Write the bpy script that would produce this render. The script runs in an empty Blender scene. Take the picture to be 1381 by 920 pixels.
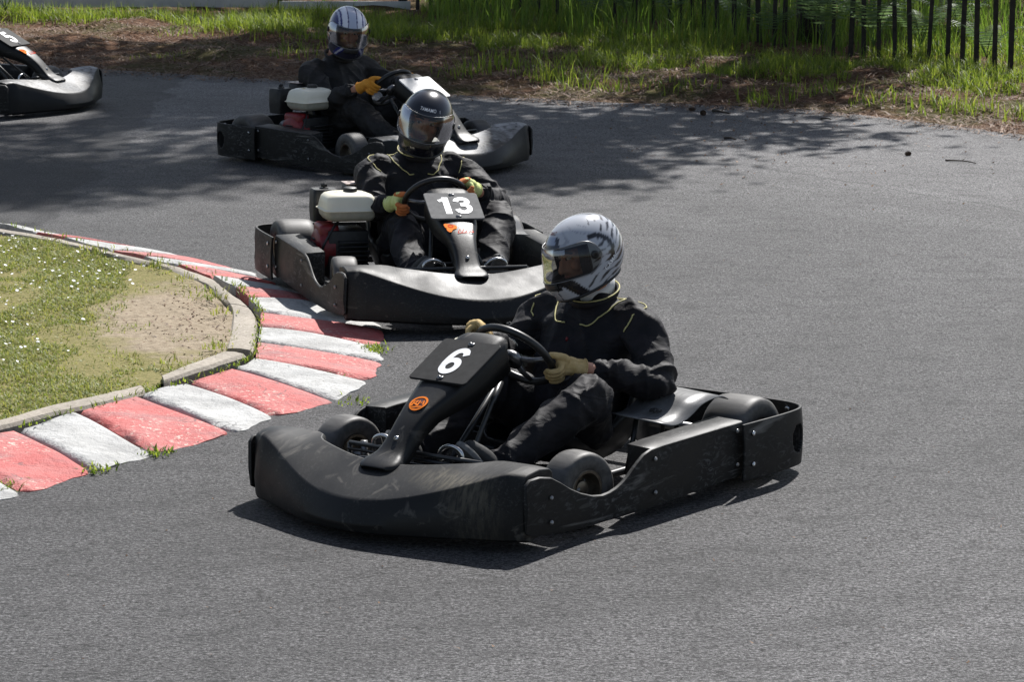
import bpy, bmesh, math, random
import numpy as np
from mathutils import Vector, Matrix, Euler
from mathutils.bvhtree import BVHTree
R = math.radians
random.seed(7)
rng = np.random.default_rng(11)
scene = bpy.context.scene
COL = scene.collection

# ------------------------------------------------------------------ camera
CAM_H, PITCH, FPX, W0, H0 = 2.68254, 0.190339, 4200.0, 1381.0, 920.0
camd = bpy.data.cameras.new('camera')
cam = bpy.data.objects.new('camera', camd)
COL.objects.link(cam)
cam.location = (0, 0, CAM_H)
cam.rotation_euler = (math.pi / 2 - PITCH, 0, 0)
camd.sensor_width = 36.0
camd.lens = FPX / W0 * 36.0
camd.clip_start = 0.1
camd.clip_end = 2000
camd.dof.use_dof = True
camd.dof.focus_distance = 11.0
camd.dof.aperture_fstop = 29.0
scene.camera = cam


def at(px, py, z=0.0):
    """where the line of sight through a measured point of the photograph meets the height z"""
    dx = (px - W0 / 2) / FPX
    up = (H0 / 2 - py) / FPX
    dy = math.cos(PITCH) + up * math.sin(PITCH)
    dz = -math.sin(PITCH) + up * math.cos(PITCH)
    t = (z - CAM_H) / dz
    return Vector((dx * t, dy * t, z))


# ------------------------------------------------------------------ light
SUN = Vector((0.30, 0.84, 1.0)).normalized()
sun_el = math.asin(SUN.z)
sun_az = math.atan2(SUN.x, SUN.y)
w = bpy.data.worlds.new('World')
scene.world = w
w.use_nodes = True
nt = w.node_tree
sky = nt.nodes.new('ShaderNodeTexSky')
sky.sky_type = 'NISHITA'
sky.sun_disc = False
sky.sun_elevation = sun_el
sky.sun_rotation = sun_az
bg = nt.nodes['Background']
hsv = nt.nodes.new('ShaderNodeHueSaturation')
hsv.inputs['Saturation'].default_value = 0.75
nt.links.new(sky.outputs[0], hsv.inputs['Color'])
nt.links.new(hsv.outputs[0], bg.inputs[0])
bg.inputs[1].default_value = 0.066
ld = bpy.data.lights.new('sun', 'SUN')
ld.energy = 4.8
ld.angle = R(0.53)
ld.color = (1.0, 0.975, 0.945)
lo = bpy.data.objects.new('sun', ld)
COL.objects.link(lo)
lo.rotation_euler = (-SUN).to_track_quat('-Z', 'Y').to_euler()
lo.location = (6, 40, 30)
vs = scene.view_settings
vs.view_transform = 'Standard'
vs.look = 'None'
vs.exposure = 0.76
vs.gamma = 1.0
vs.use_curve_mapping = False


# ------------------------------------------------------------------ materials
class NT:
    def __init__(s, name, rough=0.6, spec=0.5, metallic=0.0, color=(0.5, 0.5, 0.5)):
        s.m = bpy.data.materials.new(name)
        s.m.use_nodes = True
        s.t = s.m.node_tree
        s.b = s.t.nodes['Principled BSDF']
        s.b.inputs['Roughness'].default_value = rough
        s.b.inputs['Metallic'].default_value = metallic
        s.b.inputs['Specular IOR Level'].default_value = spec
        s.b.inputs['Base Color'].default_value = (*color, 1)
        s.tc = s.t.nodes.new('ShaderNodeTexCoord')

    def n(s, typ, **kw):
        x = s.t.nodes.new(typ)
        for k, v in kw.items():
            setattr(x, k, v)
        return x

    def link(s, a, b):
        s.t.links.new(a, b)

    def mapping(s, scale=(1, 1, 1), rot=(0, 0, 0), loc=(0, 0, 0), src='Object'):
        mp = s.n('ShaderNodeMapping')
        mp.inputs['Scale'].default_value = scale
        mp.inputs['Rotation'].default_value = rot
        mp.inputs['Location'].default_value = loc
        s.link(s.tc.outputs[src], mp.inputs[0])
        return mp.outputs[0]

    def noise(s, scale, detail=4, rough=0.55, vec=None, dist=0.0):
        x = s.n('ShaderNodeTexNoise')
        x.inputs['Scale'].default_value = scale
        x.inputs['Detail'].default_value = detail
        x.inputs['Roughness'].default_value = rough
        x.inputs['Distortion'].default_value = dist
        s.link(vec if vec is not None else s.tc.outputs['Object'], x.inputs['Vector'])
        return x.outputs['Fac']

    def ramp(s, fac, stops):
        x = s.n('ShaderNodeValToRGB')
        e = x.color_ramp.elements
        while len(e) < len(stops):
            e.new(0.5)
        for i, (p, c) in enumerate(stops):
            e[i].position = p
            e[i].color = (*c, 1) if len(c) == 3 else c
        s.link(fac, x.inputs[0])
        return x.outputs[0]

    def mix(s, fac, a, b, blend='MIX'):
        x = s.n('ShaderNodeMix', data_type='RGBA', blend_type=blend)
        for sock, v in ((x.inputs[0], fac), (x.inputs[6], a), (x.inputs[7], b)):
            if isinstance(v, (int, float)):
                sock.default_value = v
            elif isinstance(v, tuple):
                sock.default_value = (*v, 1)
            else:
                s.link(v, sock)
        return x.outputs[2]

    def math(s, op, a, b=0.0):
        x = s.n('ShaderNodeMath', operation=op)
        for sock, v in ((x.inputs[0], a), (x.inputs[1], b)):
            if isinstance(v, (int, float)):
                sock.default_value = v
            else:
                s.link(v, sock)
        return x.outputs[0]

    def sep(s, vec=None):
        x = s.n('ShaderNodeSeparateXYZ')
        s.link(vec if vec is not None else s.tc.outputs['Object'], x.inputs[0])
        return x.outputs

    def color(s, c):
        s.link(c, s.b.inputs['Base Color'])

    def rough(s, c):
        s.link(c, s.b.inputs['Roughness'])

    def bump(s, h, strength=0.3, dist=0.01):
        x = s.n('ShaderNodeBump')
        x.inputs['Strength'].default_value = strength
        x.inputs['Distance'].default_value = dist
        s.link(h, x.inputs['Height'])
        s.link(x.outputs[0], s.b.inputs['Normal'])


G = lambda v: (v, v, v)


def simple(name, color, rough=0.5, metallic=0.0, spec=0.5, vary=0.25, scale=30):
    s = NT(name, rough, spec, metallic, color)
    f = s.noise(scale, 4)
    lo_ = tuple(c * (1 - vary) for c in color)
    hi_ = tuple(min(1, c * (1 + vary)) for c in color)
    s.color(s.ramp(f, [(0.3, lo_), (0.7, hi_)]))
    return s.m


def mat_plastic(name, base=0.0075, scuff=0.06, rough=0.50, streak=(3, 26, 26), amount=0.62, dusty=(0.12, 0.11, 0.095), warp=0.4, top_only=False, patch=None):
    """black moulded bumper plastic with long scrapes and dusty rub marks"""
    s = NT(name, rough, 0.30)
    st = s.noise(5, 5, 0.65, s.mapping(streak, rot=(0, R(14), 0)), warp)
    scr = s.noise(3, 3, 0.6, s.mapping((2.2, 60, 60), rot=(0, R(-24), R(8))), 0.3)
    st2 = s.noise(2.0, 4, 0.6, s.mapping((1.2, 5, 7), loc=(3.3, 1.7, 0.4)), 1.2)
    big = s.noise(4.5, 3)
    m = s.math('MULTIPLY', s.ramp(st, [(amount - 0.08, G(0)), (amount + 0.12, G(1))]), s.ramp(big, [(0.40, G(0)), (0.62, G(1))]))
    c = s.mix(m, G(base), G(scuff))
    c = s.mix(s.math('MULTIPLY', s.ramp(scr, [(0.68, G(0)), (0.73, G(1))]), s.ramp(big, [(0.45, G(0)), (0.6, G(.6))])), c, G(scuff * 1.6))
    m2 = s.ramp(st2, [(0.60, G(0)), (0.74, G(0.75))])
    c = s.mix(m2, c, dusty)
    if patch:
        o = s.sep()
        ex = s.math('DIVIDE', s.math('SUBTRACT', o[0], patch[0]), patch[2])
        ey = s.math('DIVIDE', s.math('SUBTRACT', o[1], patch[1]), patch[3])
        d = s.math('SQRT', s.math('ADD', s.math('MULTIPLY', ex, ex), s.math('MULTIPLY', ey, ey)))
        d = s.math('ADD', d, s.math('MULTIPLY', s.math('SUBTRACT', s.noise(9, 4), .5), .9))
        bars = s.ramp(s.noise(6, 4, .6, s.mapping((3, 14, 3), rot=(0, 0, .2))), [(.40, G(.15)), (.62, G(1))])
        c = s.mix(s.math('MULTIPLY', s.ramp(d, [(.35, G(.6)), (1.0, G(0))]), bars), c, (.15, .132, .095))
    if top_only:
        # scuffs and sun glare painted pale on the upward faces of the moulding
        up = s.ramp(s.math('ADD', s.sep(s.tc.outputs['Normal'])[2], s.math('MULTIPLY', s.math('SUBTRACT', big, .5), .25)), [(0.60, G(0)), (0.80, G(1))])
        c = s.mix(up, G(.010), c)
    s.color(c)
    s.rough(s.ramp(big, [(0.3, G(rough - 0.06)), (0.7, G(rough + 0.16))]))
    s.bump(st, 0.12, 0.004)
    return s.m


def mat_rubber(name):
    s = NT(name, 0.55, 0.35)
    f = s.noise(9, 5, 0.6, s.mapping((4, 0.6, 4)))
    s.color(s.ramp(f, [(0.3, (.045, .043, .041)), (0.75, (.12, .114, .107))]))
    s.bump(s.noise(160, 3), 0.15, 0.002)
    return s.m


def mat_suit(name, base=(0.0055, 0.0055, 0.007), lint=(0.020, 0.017, 0.020)):
    s = NT(name, 0.68, 0.25)
    s.b.inputs['Sheen Weight'].default_value = 0.02
    s.b.inputs['Sheen Roughness'].default_value = 0.4
    f = s.noise(14, 4)
    s.color(s.ramp(f, [(0.35, base), (0.85, lint)]))
    wr = s.noise(8.0, 3, 0.5, s.mapping((1.0, 1.0, 2.4), rot=(.5, .3, 0)), 1.2)
    wv = s.noise(420, 2)
    h = s.math('ADD', wr, s.math('MULTIPLY', wv, 0.05))
    s.bump(h, 0.32, 0.03)
    return s.m


def mat_knit(name, c1, c2, scale=260):
    s = NT(name, 0.85, 0.2)
    f = s.noise(26, 4)
    s.color(s.ramp(f, [(0.35, c1), (0.7, c2)]))
    s.bump(s.noise(scale, 3), 0.6, 0.004)
    return s.m


def mat_skin(name):
    s = NT(name, 0.5, 0.4)
    s.b.inputs['Subsurface Weight'].default_value = 0.15
    s.b.inputs['Subsurface Radius'].default_value = (0.01, 0.004, 0.002)
    s.color(s.ramp(s.noise(18, 4), [(0.3, (0.42, 0.20, 0.13)), (0.7, (0.55, 0.29, 0.20))]))
    return s.m


M = {}
M['plastic'] = mat_plastic('bumper_plastic')
M['pod'] = mat_plastic('pod_plastic', streak=(3.5, 8, 8), amount=0.60, scuff=0.10, dusty=(0.17, 0.165, 0.155), warp=1.8)
M['fairing'] = mat_plastic('fairing_plastic', base=0.008, scuff=0.03, rough=0.40, amount=0.7)
M['plate'] = simple('plate_black', G(0.022), 0.7, vary=0.3, spec=.15)
M['plate_grey'] = simple('plate_grey', G(0.12), 0.75, vary=0.2, spec=.12)
M['white'] = simple('white_digits', G(0.8), 0.5, vary=0.05)
M['rubber'] = mat_rubber('tyre_rubber')
M['rim'] = simple('rim_steel', (0.16, 0.135, 0.105), 0.4, 0.75, vary=0.4)
M['chrome'] = simple('bare_steel', G(0.55), 0.25, 1.0, vary=0.1)
M['steel'] = simple('dull_steel', G(0.22), 0.4, 0.85, vary=0.3)
M['rod'] = simple('grey_rod', G(0.05), 0.35, 0.5, vary=0.2)
M['frame'] = simple('black_frame_paint', G(0.014), 0.4, vary=0.4)
M['seat'] = simple('seat_shell', G(0.012), 0.35, vary=0.3)
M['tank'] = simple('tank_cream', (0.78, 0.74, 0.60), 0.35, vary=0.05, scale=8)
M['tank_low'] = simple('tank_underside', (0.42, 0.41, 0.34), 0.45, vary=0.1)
M['red'] = simple('shroud_red', (0.20, 0.010, 0.014), 0.4, vary=0.2)
M['engine'] = simple('engine_black', G(0.02), 0.5, 0.2, vary=0.5)
M['muffler'] = simple('muffler_shield', (0.40, 0.33, 0.30), 0.45, 0.6, vary=0.2)
M['yellow'] = simple('yellow_sticker', (0.75, 0.55, 0.06), 0.5)
M['cover'] = mat_plastic('cover_sheet', base=0.11, scuff=0.24, rough=0.30, amount=0.45)
M['suit'] = mat_suit('black_suit')
M['suit_grey'] = mat_suit('charcoal_suit', (0.012, 0.0115, 0.0115), (0.036, 0.033, 0.031))
M['piping'] = simple('yellow_piping', (0.46, 0.42, 0.18), 0.7)
M['tan_knit'] = mat_knit('tan_knit', (0.44, 0.31, 0.13), (0.66, 0.49, 0.25))
M['lime_knit'] = mat_knit('lime_knit', (0.55, 0.62, 0.22), (0.76, 0.80, 0.38))
M['orange_palm'] = mat_knit('orange_palm', (0.50, 0.15, 0.05), (0.68, 0.24, 0.09))
M['orange_leather'] = mat_knit('orange_leather', (0.62, 0.25, 0.03), (0.80, 0.36, 0.06))
M['skin'] = mat_skin('skin')
M['eye_white'] = simple('eye_white', (0.50, 0.46, 0.42), 0.3, vary=0.03)
M['eye_dark'] = simple('eye_dark', (0.03, 0.02, 0.015), 0.2)
M['hair'] = simple('brow_hair', (0.03, 0.018, 0.01), 0.8)
M['lip'] = simple('lip', (0.38, 0.13, 0.10), 0.5)
M['white_cloth'] = simple('white_shirt', G(0.75), 0.8, vary=0.05)
M['shoe'] = simple('shoe_fabric', G(0.02), 0.7)
M['sole'] = simple('shoe_sole', G(0.11), 0.7, vary=0.3, scale=60)
M['lining'] = simple('helmet_lining', G(0.012), 0.9)
M['gasket'] = simple('black_rubber_trim', G(0.01), 0.5)
M['emblem_orange'] = simple('emblem_orange', (0.80, 0.20, 0.02), 0.8, vary=0.1, spec=.1)
M['emblem_dark'] = simple('emblem_dark', (0.09, 0.015, 0.01), 0.5)
M['emblem_red'] = simple('emblem_red', (0.65, 0.05, 0.015), 0.8, vary=0.1, spec=.1)


def mat_shell(name, rough=0.22, coat=0.35):
    s = NT(name, rough, 0.5)
    a = s.n('ShaderNodeVertexColor')
    a.layer_name = 'livery'
    s.link(a.outputs['Color'], s.b.inputs['Base Color'])
    s.b.inputs['Coat Weight'].default_value = coat
    s.b.inputs['Coat Roughness'].default_value = 0.06
    return s.m


M['shell'] = mat_shell('helmet_shell')


def mat_visor(name, tint, alpha):
    """thin smoked polycarbonate: a clear sheet that still mirrors the sky"""
    m = bpy.data.materials.new(name)
    m.use_nodes = True
    t = m.node_tree
    t.nodes.clear()
    out = t.nodes.new('ShaderNodeOutputMaterial')
    tr = t.nodes.new('ShaderNodeBsdfTransparent')
    tr.inputs[0].default_value = (*tint, 1)
    gl = t.nodes.new('ShaderNodeBsdfGlossy')
    gl.inputs['Roughness'].default_value = 0.05
    gl.inputs[0].default_value = (0.9, 0.92, 1, 1)
    fr = t.nodes.new('ShaderNodeFresnel')
    fr.inputs[0].default_value = 1.5
    ad = t.nodes.new('ShaderNodeMath')
    ad.operation = 'MULTIPLY_ADD'
    ad.inputs[1].default_value = 0.5
    ad.inputs[2].default_value = alpha
    t.links.new(fr.outputs[0], ad.inputs[0])
    mx = t.nodes.new('ShaderNodeMixShader')
    t.links.new(ad.outputs[0], mx.inputs[0])
    t.links.new(tr.outputs[0], mx.inputs[1])
    t.links.new(gl.outputs[0], mx.inputs[2])
    t.links.new(mx.outputs[0], out.inputs[0])
    return m


M['visor'] = mat_visor('visor_smoke', (0.54, 0.54, 0.51), 0.015)


def mat_leaf(name, c1, c2, trans=0.45, rough=0.5):
    m = bpy.data.materials.new(name)
    m.use_nodes = True
    t = m.node_tree
    t.nodes.clear()
    out = t.nodes.new('ShaderNodeOutputMaterial')
    g = t.nodes.new('ShaderNodeNewGeometry')
    rp = t.nodes.new('ShaderNodeValToRGB')
    e = rp.color_ramp.elements
    e[0].color = (*c1, 1)
    e[1].color = (*c2, 1)
    t.links.new(g.outputs['Random Per Island'], rp.inputs[0])
    pr = t.nodes.new('ShaderNodeBsdfPrincipled')
    pr.inputs['Roughness'].default_value = rough
    pr.inputs['Specular IOR Level'].default_value = 0.3
    tl = t.nodes.new('ShaderNodeBsdfTranslucent')
    hs = t.nodes.new('ShaderNodeHueSaturation')
    hs.inputs['Hue'].default_value = 0.49
    hs.inputs['Saturation'].default_value = 1.1
    hs.inputs['Value'].default_value = 1.5
    t.links.new(rp.outputs[0], pr.inputs['Base Color'])
    t.links.new(rp.outputs[0], hs.inputs['Color'])
    t.links.new(hs.outputs[0], tl.inputs[0])
    mx = t.nodes.new('ShaderNodeMixShader')
    mx.inputs[0].default_value = trans
    t.links.new(pr.outputs[0], mx.inputs[1])
    t.links.new(tl.outputs[0], mx.inputs[2])
    t.links.new(mx.outputs[0], out.inputs[0])
    return m


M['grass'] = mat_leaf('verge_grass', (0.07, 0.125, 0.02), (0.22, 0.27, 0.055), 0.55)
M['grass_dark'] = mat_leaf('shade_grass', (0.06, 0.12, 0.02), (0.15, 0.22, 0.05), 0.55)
M['grass_island'] = mat_leaf('island_grass', (0.11, 0.165, 0.03), (0.31, 0.31, 0.10), 0.45)
M['straw'] = mat_leaf('pine_straw', (0.055, 0.028, 0.016), (0.24, 0.145, 0.085), 0.1, 0.7)
M['fern'] = mat_leaf('fern_green', (0.075, 0.125, 0.05), (0.13, 0.19, 0.085), 0.4)
M['leaf'] = mat_leaf('tree_leaf', (0.03, 0.06, 0.015), (0.06, 0.10, 0.025), 0.3)
M['petal'] = simple('daisy_petal', G(0.8), 0.7, vary=0.03)
M['bark'] = simple('bark', (0.035, 0.027, 0.02), 0.9, vary=0.6, scale=12)
M['picket'] = simple('picket_wood', (0.026, 0.021, 0.017), 0.85, vary=0.5, scale=20)
M['board'] = simple('painted_board', (0.50, 0.50, 0.47), 0.7, vary=0.15, scale=5)
M['cone'] = simple('cone_brown', (0.06, 0.035, 0.02), 0.8, vary=0.4)
M['wire'] = simple('wire', G(0.1), 0.5, 0.8)


def mat_asphalt():
    s = NT('asphalt', 0.72, 0.35)
    fine = s.noise(82, 4, 0.85)
    mid = s.noise(27, 4, 0.75, s.mapping((1.0, 1.4, 1)))
    big = s.noise(0.55, 4, 0.6)
    oo = s.sep()
    bx_, by_ = s.math('SUBTRACT', oo[0], -3.0), s.math('SUBTRACT', oo[1], 14.3)
    rad = s.math('SQRT', s.math('ADD', s.math('MULTIPLY', bx_, bx_), s.math('MULTIPLY', by_, by_)))
    ang = s.math('ARCTAN2', by_, bx_)
    cv = s.n('ShaderNodeCombineXYZ')
    s.link(s.math('MULTIPLY', rad, 3.2), cv.inputs[0])
    s.link(s.math('MULTIPLY', ang, 2.2), cv.inputs[1])
    streak = s.noise(1.0, 6, 0.68, cv.outputs[0], 0.5)
    wear = s.ramp(s.math('ADD', s.math('MULTIPLY', rad, .1), s.math('MULTIPLY', s.math('SUBTRACT', streak, .5), .12)), [(0.32, G(0.60)), (0.58, G(0.78)), (0.72, G(1.18)), (0.85, G(1.26))])
    c = s.ramp(fine, [(0.35, G(0.004)), (0.44, (0.045, 0.0435, 0.0445)), (0.50, (0.096, 0.093, 0.0945)), (0.66, (0.29, 0.283, 0.286))])
    c = s.mix(1.0, c, s.ramp(mid, [(0.34, G(0.35)), (0.46, G(.95)), (0.66, G(1.3))]), 'MULTIPLY')
    c = s.mix(1.0, c, s.ramp(big, [(0.3, G(0.80)), (0.7, G(1.15))]), 'MULTIPLY')
    c = s.mix(1.0, c, s.ramp(streak, [(0.34, G(0.86)), (0.58, G(1.03))]), 'MULTIPLY')
    c = s.mix(1.0, c, s.ramp(s.noise(4.2, 5, 0.72, s.mapping((1.0, 1.6, 1))), [(0.32, G(0.58)), (0.48, G(0.98)), (0.72, G(1.18))]), 'MULTIPLY')
    c = s.mix(1.0, c, s.ramp(s.noise(44, 2, 0.6, s.mapping((0.8, 1.3, 1))), [(0.37, G(0.22)), (0.44, G(1.0))]), 'MULTIPLY')
    # faint rubbered tyre lines following the bend
    lines = None
    for r0_, w_, k_ in ((2.95, .10, .22), (3.9, .09, .20), (4.75, .07, .16), (5.5, .08, .14), (6.6, .06, .10)):
        dd = s.math('ABSOLUTE', s.math('SUBTRACT', s.math('ADD', rad, s.math('MULTIPLY', s.math('SUBTRACT', s.noise(.5, 2), .5), .9)), r0_))
        ln = s.math('MULTIPLY', s.ramp(dd, [(0.0, G(1)), (w_, G(0))]), k_)
        lines = ln if lines is None else s.math('MAXIMUM', lines, ln)
    c = s.mix(s.math('MULTIPLY', lines, s.ramp(s.noise(3, 4), [(.35, G(.3)), (.6, G(1))])), c, G(0.012))
    c = s.mix(1.0, c, wear, 'MULTIPLY')
    # older, coarser and darker surface at far left, deepened by painted shade; ragged border
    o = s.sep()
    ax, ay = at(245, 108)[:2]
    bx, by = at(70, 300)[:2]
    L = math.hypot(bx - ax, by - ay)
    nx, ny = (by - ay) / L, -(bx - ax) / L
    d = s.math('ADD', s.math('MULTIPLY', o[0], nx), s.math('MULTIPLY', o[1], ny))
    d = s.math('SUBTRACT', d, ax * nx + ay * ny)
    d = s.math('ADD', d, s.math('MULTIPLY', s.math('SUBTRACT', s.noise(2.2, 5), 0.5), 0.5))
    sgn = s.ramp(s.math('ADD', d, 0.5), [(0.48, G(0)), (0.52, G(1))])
    # patching seams: narrow dark lines following the bend
    def seam(p, q, wdt, dark):
        a_, b_ = at(*p), at(*q)
        L_ = (b_ - a_).length
        ex, ey = (b_.x - a_.x) / L_, (b_.y - a_.y) / L_
        u = s.math('ADD', s.math('MULTIPLY', s.math('SUBTRACT', o[0], a_.x), ex), s.math('MULTIPLY', s.math('SUBTRACT', o[1], a_.y), ey))
        v = s.math('SUBTRACT', s.math('MULTIPLY', s.math('SUBTRACT', o[0], a_.x), -ey), s.math('MULTIPLY', s.math('SUBTRACT', o[1], a_.y), -ex))
        bow = s.math('MULTIPLY', s.math('MULTIPLY', u, s.math('SUBTRACT', u, L_)), 0.02)
        v = s.math('ADD', s.math('ADD', v, bow), s.math('MULTIPLY', s.math('SUBTRACT', s.noise(3, 4), 0.5), 0.25))
        v = s.math('ABSOLUTE', v)
        inside = s.math('MULTIPLY', s.math('GREATER_THAN', u, 0), s.math('LESS_THAN', u, L_))
        return s.math('MULTIPLY', s.math('MULTIPLY', s.math('LESS_THAN', v, wdt), inside), dark)
    sm = s.math('MAXIMUM', seam((880, 205), (1400, 288), 0.018, 0.42), seam((960, 240), (1250, 285), 0.010, 0.25))
    sm = s.math('MAXIMUM', sm, seam((900, 335), (1300, 345), 0.008, 0.2))
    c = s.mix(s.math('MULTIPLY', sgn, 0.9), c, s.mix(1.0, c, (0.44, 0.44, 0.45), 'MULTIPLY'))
    c = s.mix(sm, c, G(0.02))
    # pale dust and grit specks
    sp = s.n('ShaderNodeTexVoronoi')
    sp.inputs['Scale'].default_value = 12
    s.link(s.tc.outputs['Object'], sp.inputs['Vector'])
    spk = s.math('LESS_THAN', sp.outputs['Distance'], 0.055)
    c = s.mix(s.math('MULTIPLY', spk, 0.35), c, (0.30, 0.29, 0.27))
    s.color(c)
    h = s.math('ADD', fine, s.math('MULTIPLY', mid, 0.8))
    s.bump(h, 0.9, 0.014)
    return s.m


M['asphalt'] = mat_asphalt()


def mat_painted(name, col, worn, under, scale=1.0):
    s = NT(name, 0.7, 0.3)
    f = s.noise(5 * scale, 6, 0.65)
    g = s.noise(46, 5, 0.7)
    cr = s.n('ShaderNodeTexVoronoi', feature='DISTANCE_TO_EDGE')
    cr.inputs['Scale'].default_value = 2.6
    mp = s.mapping((1, 1, 1))
    ad = s.n('ShaderNodeVectorMath', operation='ADD')
    nz = s.n('ShaderNodeTexNoise')
    nz.inputs['Scale'].default_value = 6
    s.link(s.tc.outputs['Object'], nz.inputs['Vector'])
    sc = s.n('ShaderNodeVectorMath', operation='SCALE')
    sc.inputs['Scale'].default_value = 0.35
    s.link(nz.outputs['Color'], sc.inputs[0])
    s.link(mp, ad.inputs[0])
    s.link(sc.outputs[0], ad.inputs[1])
    s.link(ad.outputs[0], cr.inputs['Vector'])
    c = s.mix(s.ramp(f, [(0.40, G(0)), (0.75, G(1))]), col, worn)
    fl = s.math('MULTIPLY', s.ramp(g, [(0.56, G(0)), (0.63, G(1))]), s.ramp(s.noise(3.1, 3), [(0.45, G(0)), (0.62, G(1))]))
    c = s.mix(fl, c, under)
    ck = s.math('MULTIPLY', s.math('LESS_THAN', cr.outputs['Distance'], 0.010), s.ramp(s.noise(2, 2), [(0.52, G(0)), (0.60, G(0.6))]))
    c = s.mix(ck, c, G(0.06))
    # dirt rubbed on along the tyre line
    c = s.mix(s.math('MULTIPLY', s.ramp(s.noise(1.7, 5, 0.7, s.mapping((1, 3, 1))), [(0.48, G(0)), (0.70, G(1))]), 0.55), c, G(0.15))
    s.color(c)
    s.bump(s.math('ADD', s.math('ADD', s.math('MULTIPLY', s.noise(9, 4, .6), 1.6), s.noise(30, 5, 0.6)), s.math('MULTIPLY', s.noise(160, 2), 0.4)), 0.6, 0.018)
    return s.m


M['kerb_red'] = mat_painted('kerb_red', (0.42, 0.090, 0.082), (0.45, 0.17, 0.155), (0.60, 0.50, 0.42))
M['kerb_white'] = mat_painted('kerb_white', (0.45, 0.448, 0.435), (0.29, 0.287, 0.275), (0.20, 0.19, 0.175))


def mat_stone():
    s = NT('edging_concrete', 0.85, 0.2)
    c = s.ramp(s.noise(60, 5, 0.7), [(0.3, (0.23, 0.20, 0.165)), (0.7, (0.42, 0.38, 0.32))])
    c = s.mix(1.0, c, s.ramp(s.noise(3, 4), [(0.3, G(0.75)), (0.7, G(1.1))]), 'MULTIPLY')
    s.color(c)
    s.bump(s.noise(45, 5, 0.65), 0.5, 0.01)
    return s.m


M['stone'] = mat_stone()


def mat_island():
    s = NT('island_soil', 0.95, 0.1)
    f = s.noise(26, 6, 0.7)
    c = s.ramp(f, [(0.3, (0.19, 0.150, 0.105)), (0.55, (0.31, 0.255, 0.185)), (0.75, (0.38, 0.32, 0.245))])
    o = s.sep()
    p = at(284, 424, 0.05)
    dx = s.math('SUBTRACT', o[0], p.x)
    dy = s.math('MULTIPLY', s.math('SUBTRACT', o[1], p.y), 0.52)
    d = s.math('SQRT', s.math('ADD', s.math('MULTIPLY', dx, dx), s.math('MULTIPLY', dy, dy)))
    d = s.math('ADD', d, s.math('MULTIPLY', s.math('SUBTRACT', s.noise(5, 5, 0.65), 0.5), 0.55))
    c2 = s.ramp(s.noise(64, 5, 0.78), [(0.3, (0.11, 0.115, 0.04)), (0.5, (0.20, 0.18, 0.075)), (0.72, (0.30, 0.24, 0.13))])
    s.color(s.mix(s.ramp(d, [(0.44, G(0)), (0.60, G(1))]), c, c2))
    s.bump(s.math('ADD', s.noise(14, 6, 0.7), s.math('MULTIPLY', s.noise(90, 3), 0.3)), 0.7, 0.03)
    return s.m


M['island'] = mat_island()


def mat_earth():
    s = NT('verge_earth', 0.95, 0.1)
    f = s.noise(22, 7, 0.72)
    c = s.ramp(f, [(0.28, (0.035, 0.020, 0.012)), (0.5, (0.12, 0.062, 0.036)), (0.72, (0.25, 0.15, 0.09))])
    g = s.ramp(s.noise(0.9, 5, 0.65), [(0.46, G(0)), (0.60, G(1))])
    c = s.mix(s.math('MULTIPLY', g, 0.55), c, s.ramp(s.noise(30, 4), [(0.3, (0.03, 0.05, 0.012)), (0.7, (0.09, 0.12, 0.03))]))
    s.color(c)
    s.bump(s.noise(18, 6, 0.75), 0.9, 0.05)
    return s.m


M['earth'] = mat_earth()


# ------------------------------------------------------------------ mesh helpers
def link(o, parent=None):
    COL.objects.link(o)
    if parent is not None:
        o.parent = parent
    return o


def mesh(name, verts, faces, mat, parent=None, smooth=True, mats=None, fmat=None):
    me = bpy.data.meshes.new(name)
    me.from_pydata([tuple(v) for v in verts], [], [tuple(f) for f in faces])
    for m_ in (mats or [mat]):
        me.materials.append(m_)
    if fmat is not None:
        me.polygons.foreach_set('material_index', fmat)
    if smooth:
        me.polygons.foreach_set('use_smooth', [True] * len(me.polygons))
    me.update()
    return link(bpy.data.objects.new(name, me), parent)


def bulk(name, verts, quads, mat, parent=None):
    """big quad meshes from numpy arrays"""
    me = bpy.data.meshes.new(name)
    verts = np.asarray(verts, np.float32)
    quads = np.asarray(quads, np.int32)
    me.vertices.add(len(verts))
    me.vertices.foreach_set('co', verts.ravel())
    me.loops.add(quads.size)
    me.loops.foreach_set('vertex_index', quads.ravel())
    me.polygons.add(len(quads))
    me.polygons.foreach_set('loop_start', np.arange(0, quads.size, 4, dtype=np.int32))
    me.materials.append(mat)
    me.update(calc_edges=True)
    return link(bpy.data.objects.new(name, me), parent)


def mod_sub(o, lv=2):
    m = o.modifiers.new('s', 'SUBSURF')
    m.levels = m.render_levels = lv
    return o


def mod_bevel(o, wd=0.004, seg=2, ang=35):
    m = o.modifiers.new('b', 'BEVEL')
    m.width = wd
    m.segments = seg
    m.limit_method = 'ANGLE'
    m.angle_limit = R(ang)
    return o


def mod_solid(o, th, off=-1):
    m = o.modifiers.new('t', 'SOLIDIFY')
    m.thickness = th
    m.offset = off
    return o


def autosmooth(o, ang=40):
    me = o.data
    me.polygons.foreach_set('use_smooth', [True] * len(me.polygons))
    me.set_sharp_from_angle(angle=R(ang))
    return o


def loft(secs, closed=True, caps=True):
    n = len(secs[0])
    V = [v for s in secs for v in s]
    F = []
    for i in range(len(secs) - 1):
        for j in range(n if closed else n - 1):
            k = (j + 1) % n
            F.append((i * n + j, i * n + k, (i + 1) * n + k, (i + 1) * n + j))
    if caps and closed:
        F.append(tuple(reversed(range(n))))
        F.append(tuple((len(secs) - 1) * n + j for j in range(n)))
    return V, F


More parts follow.
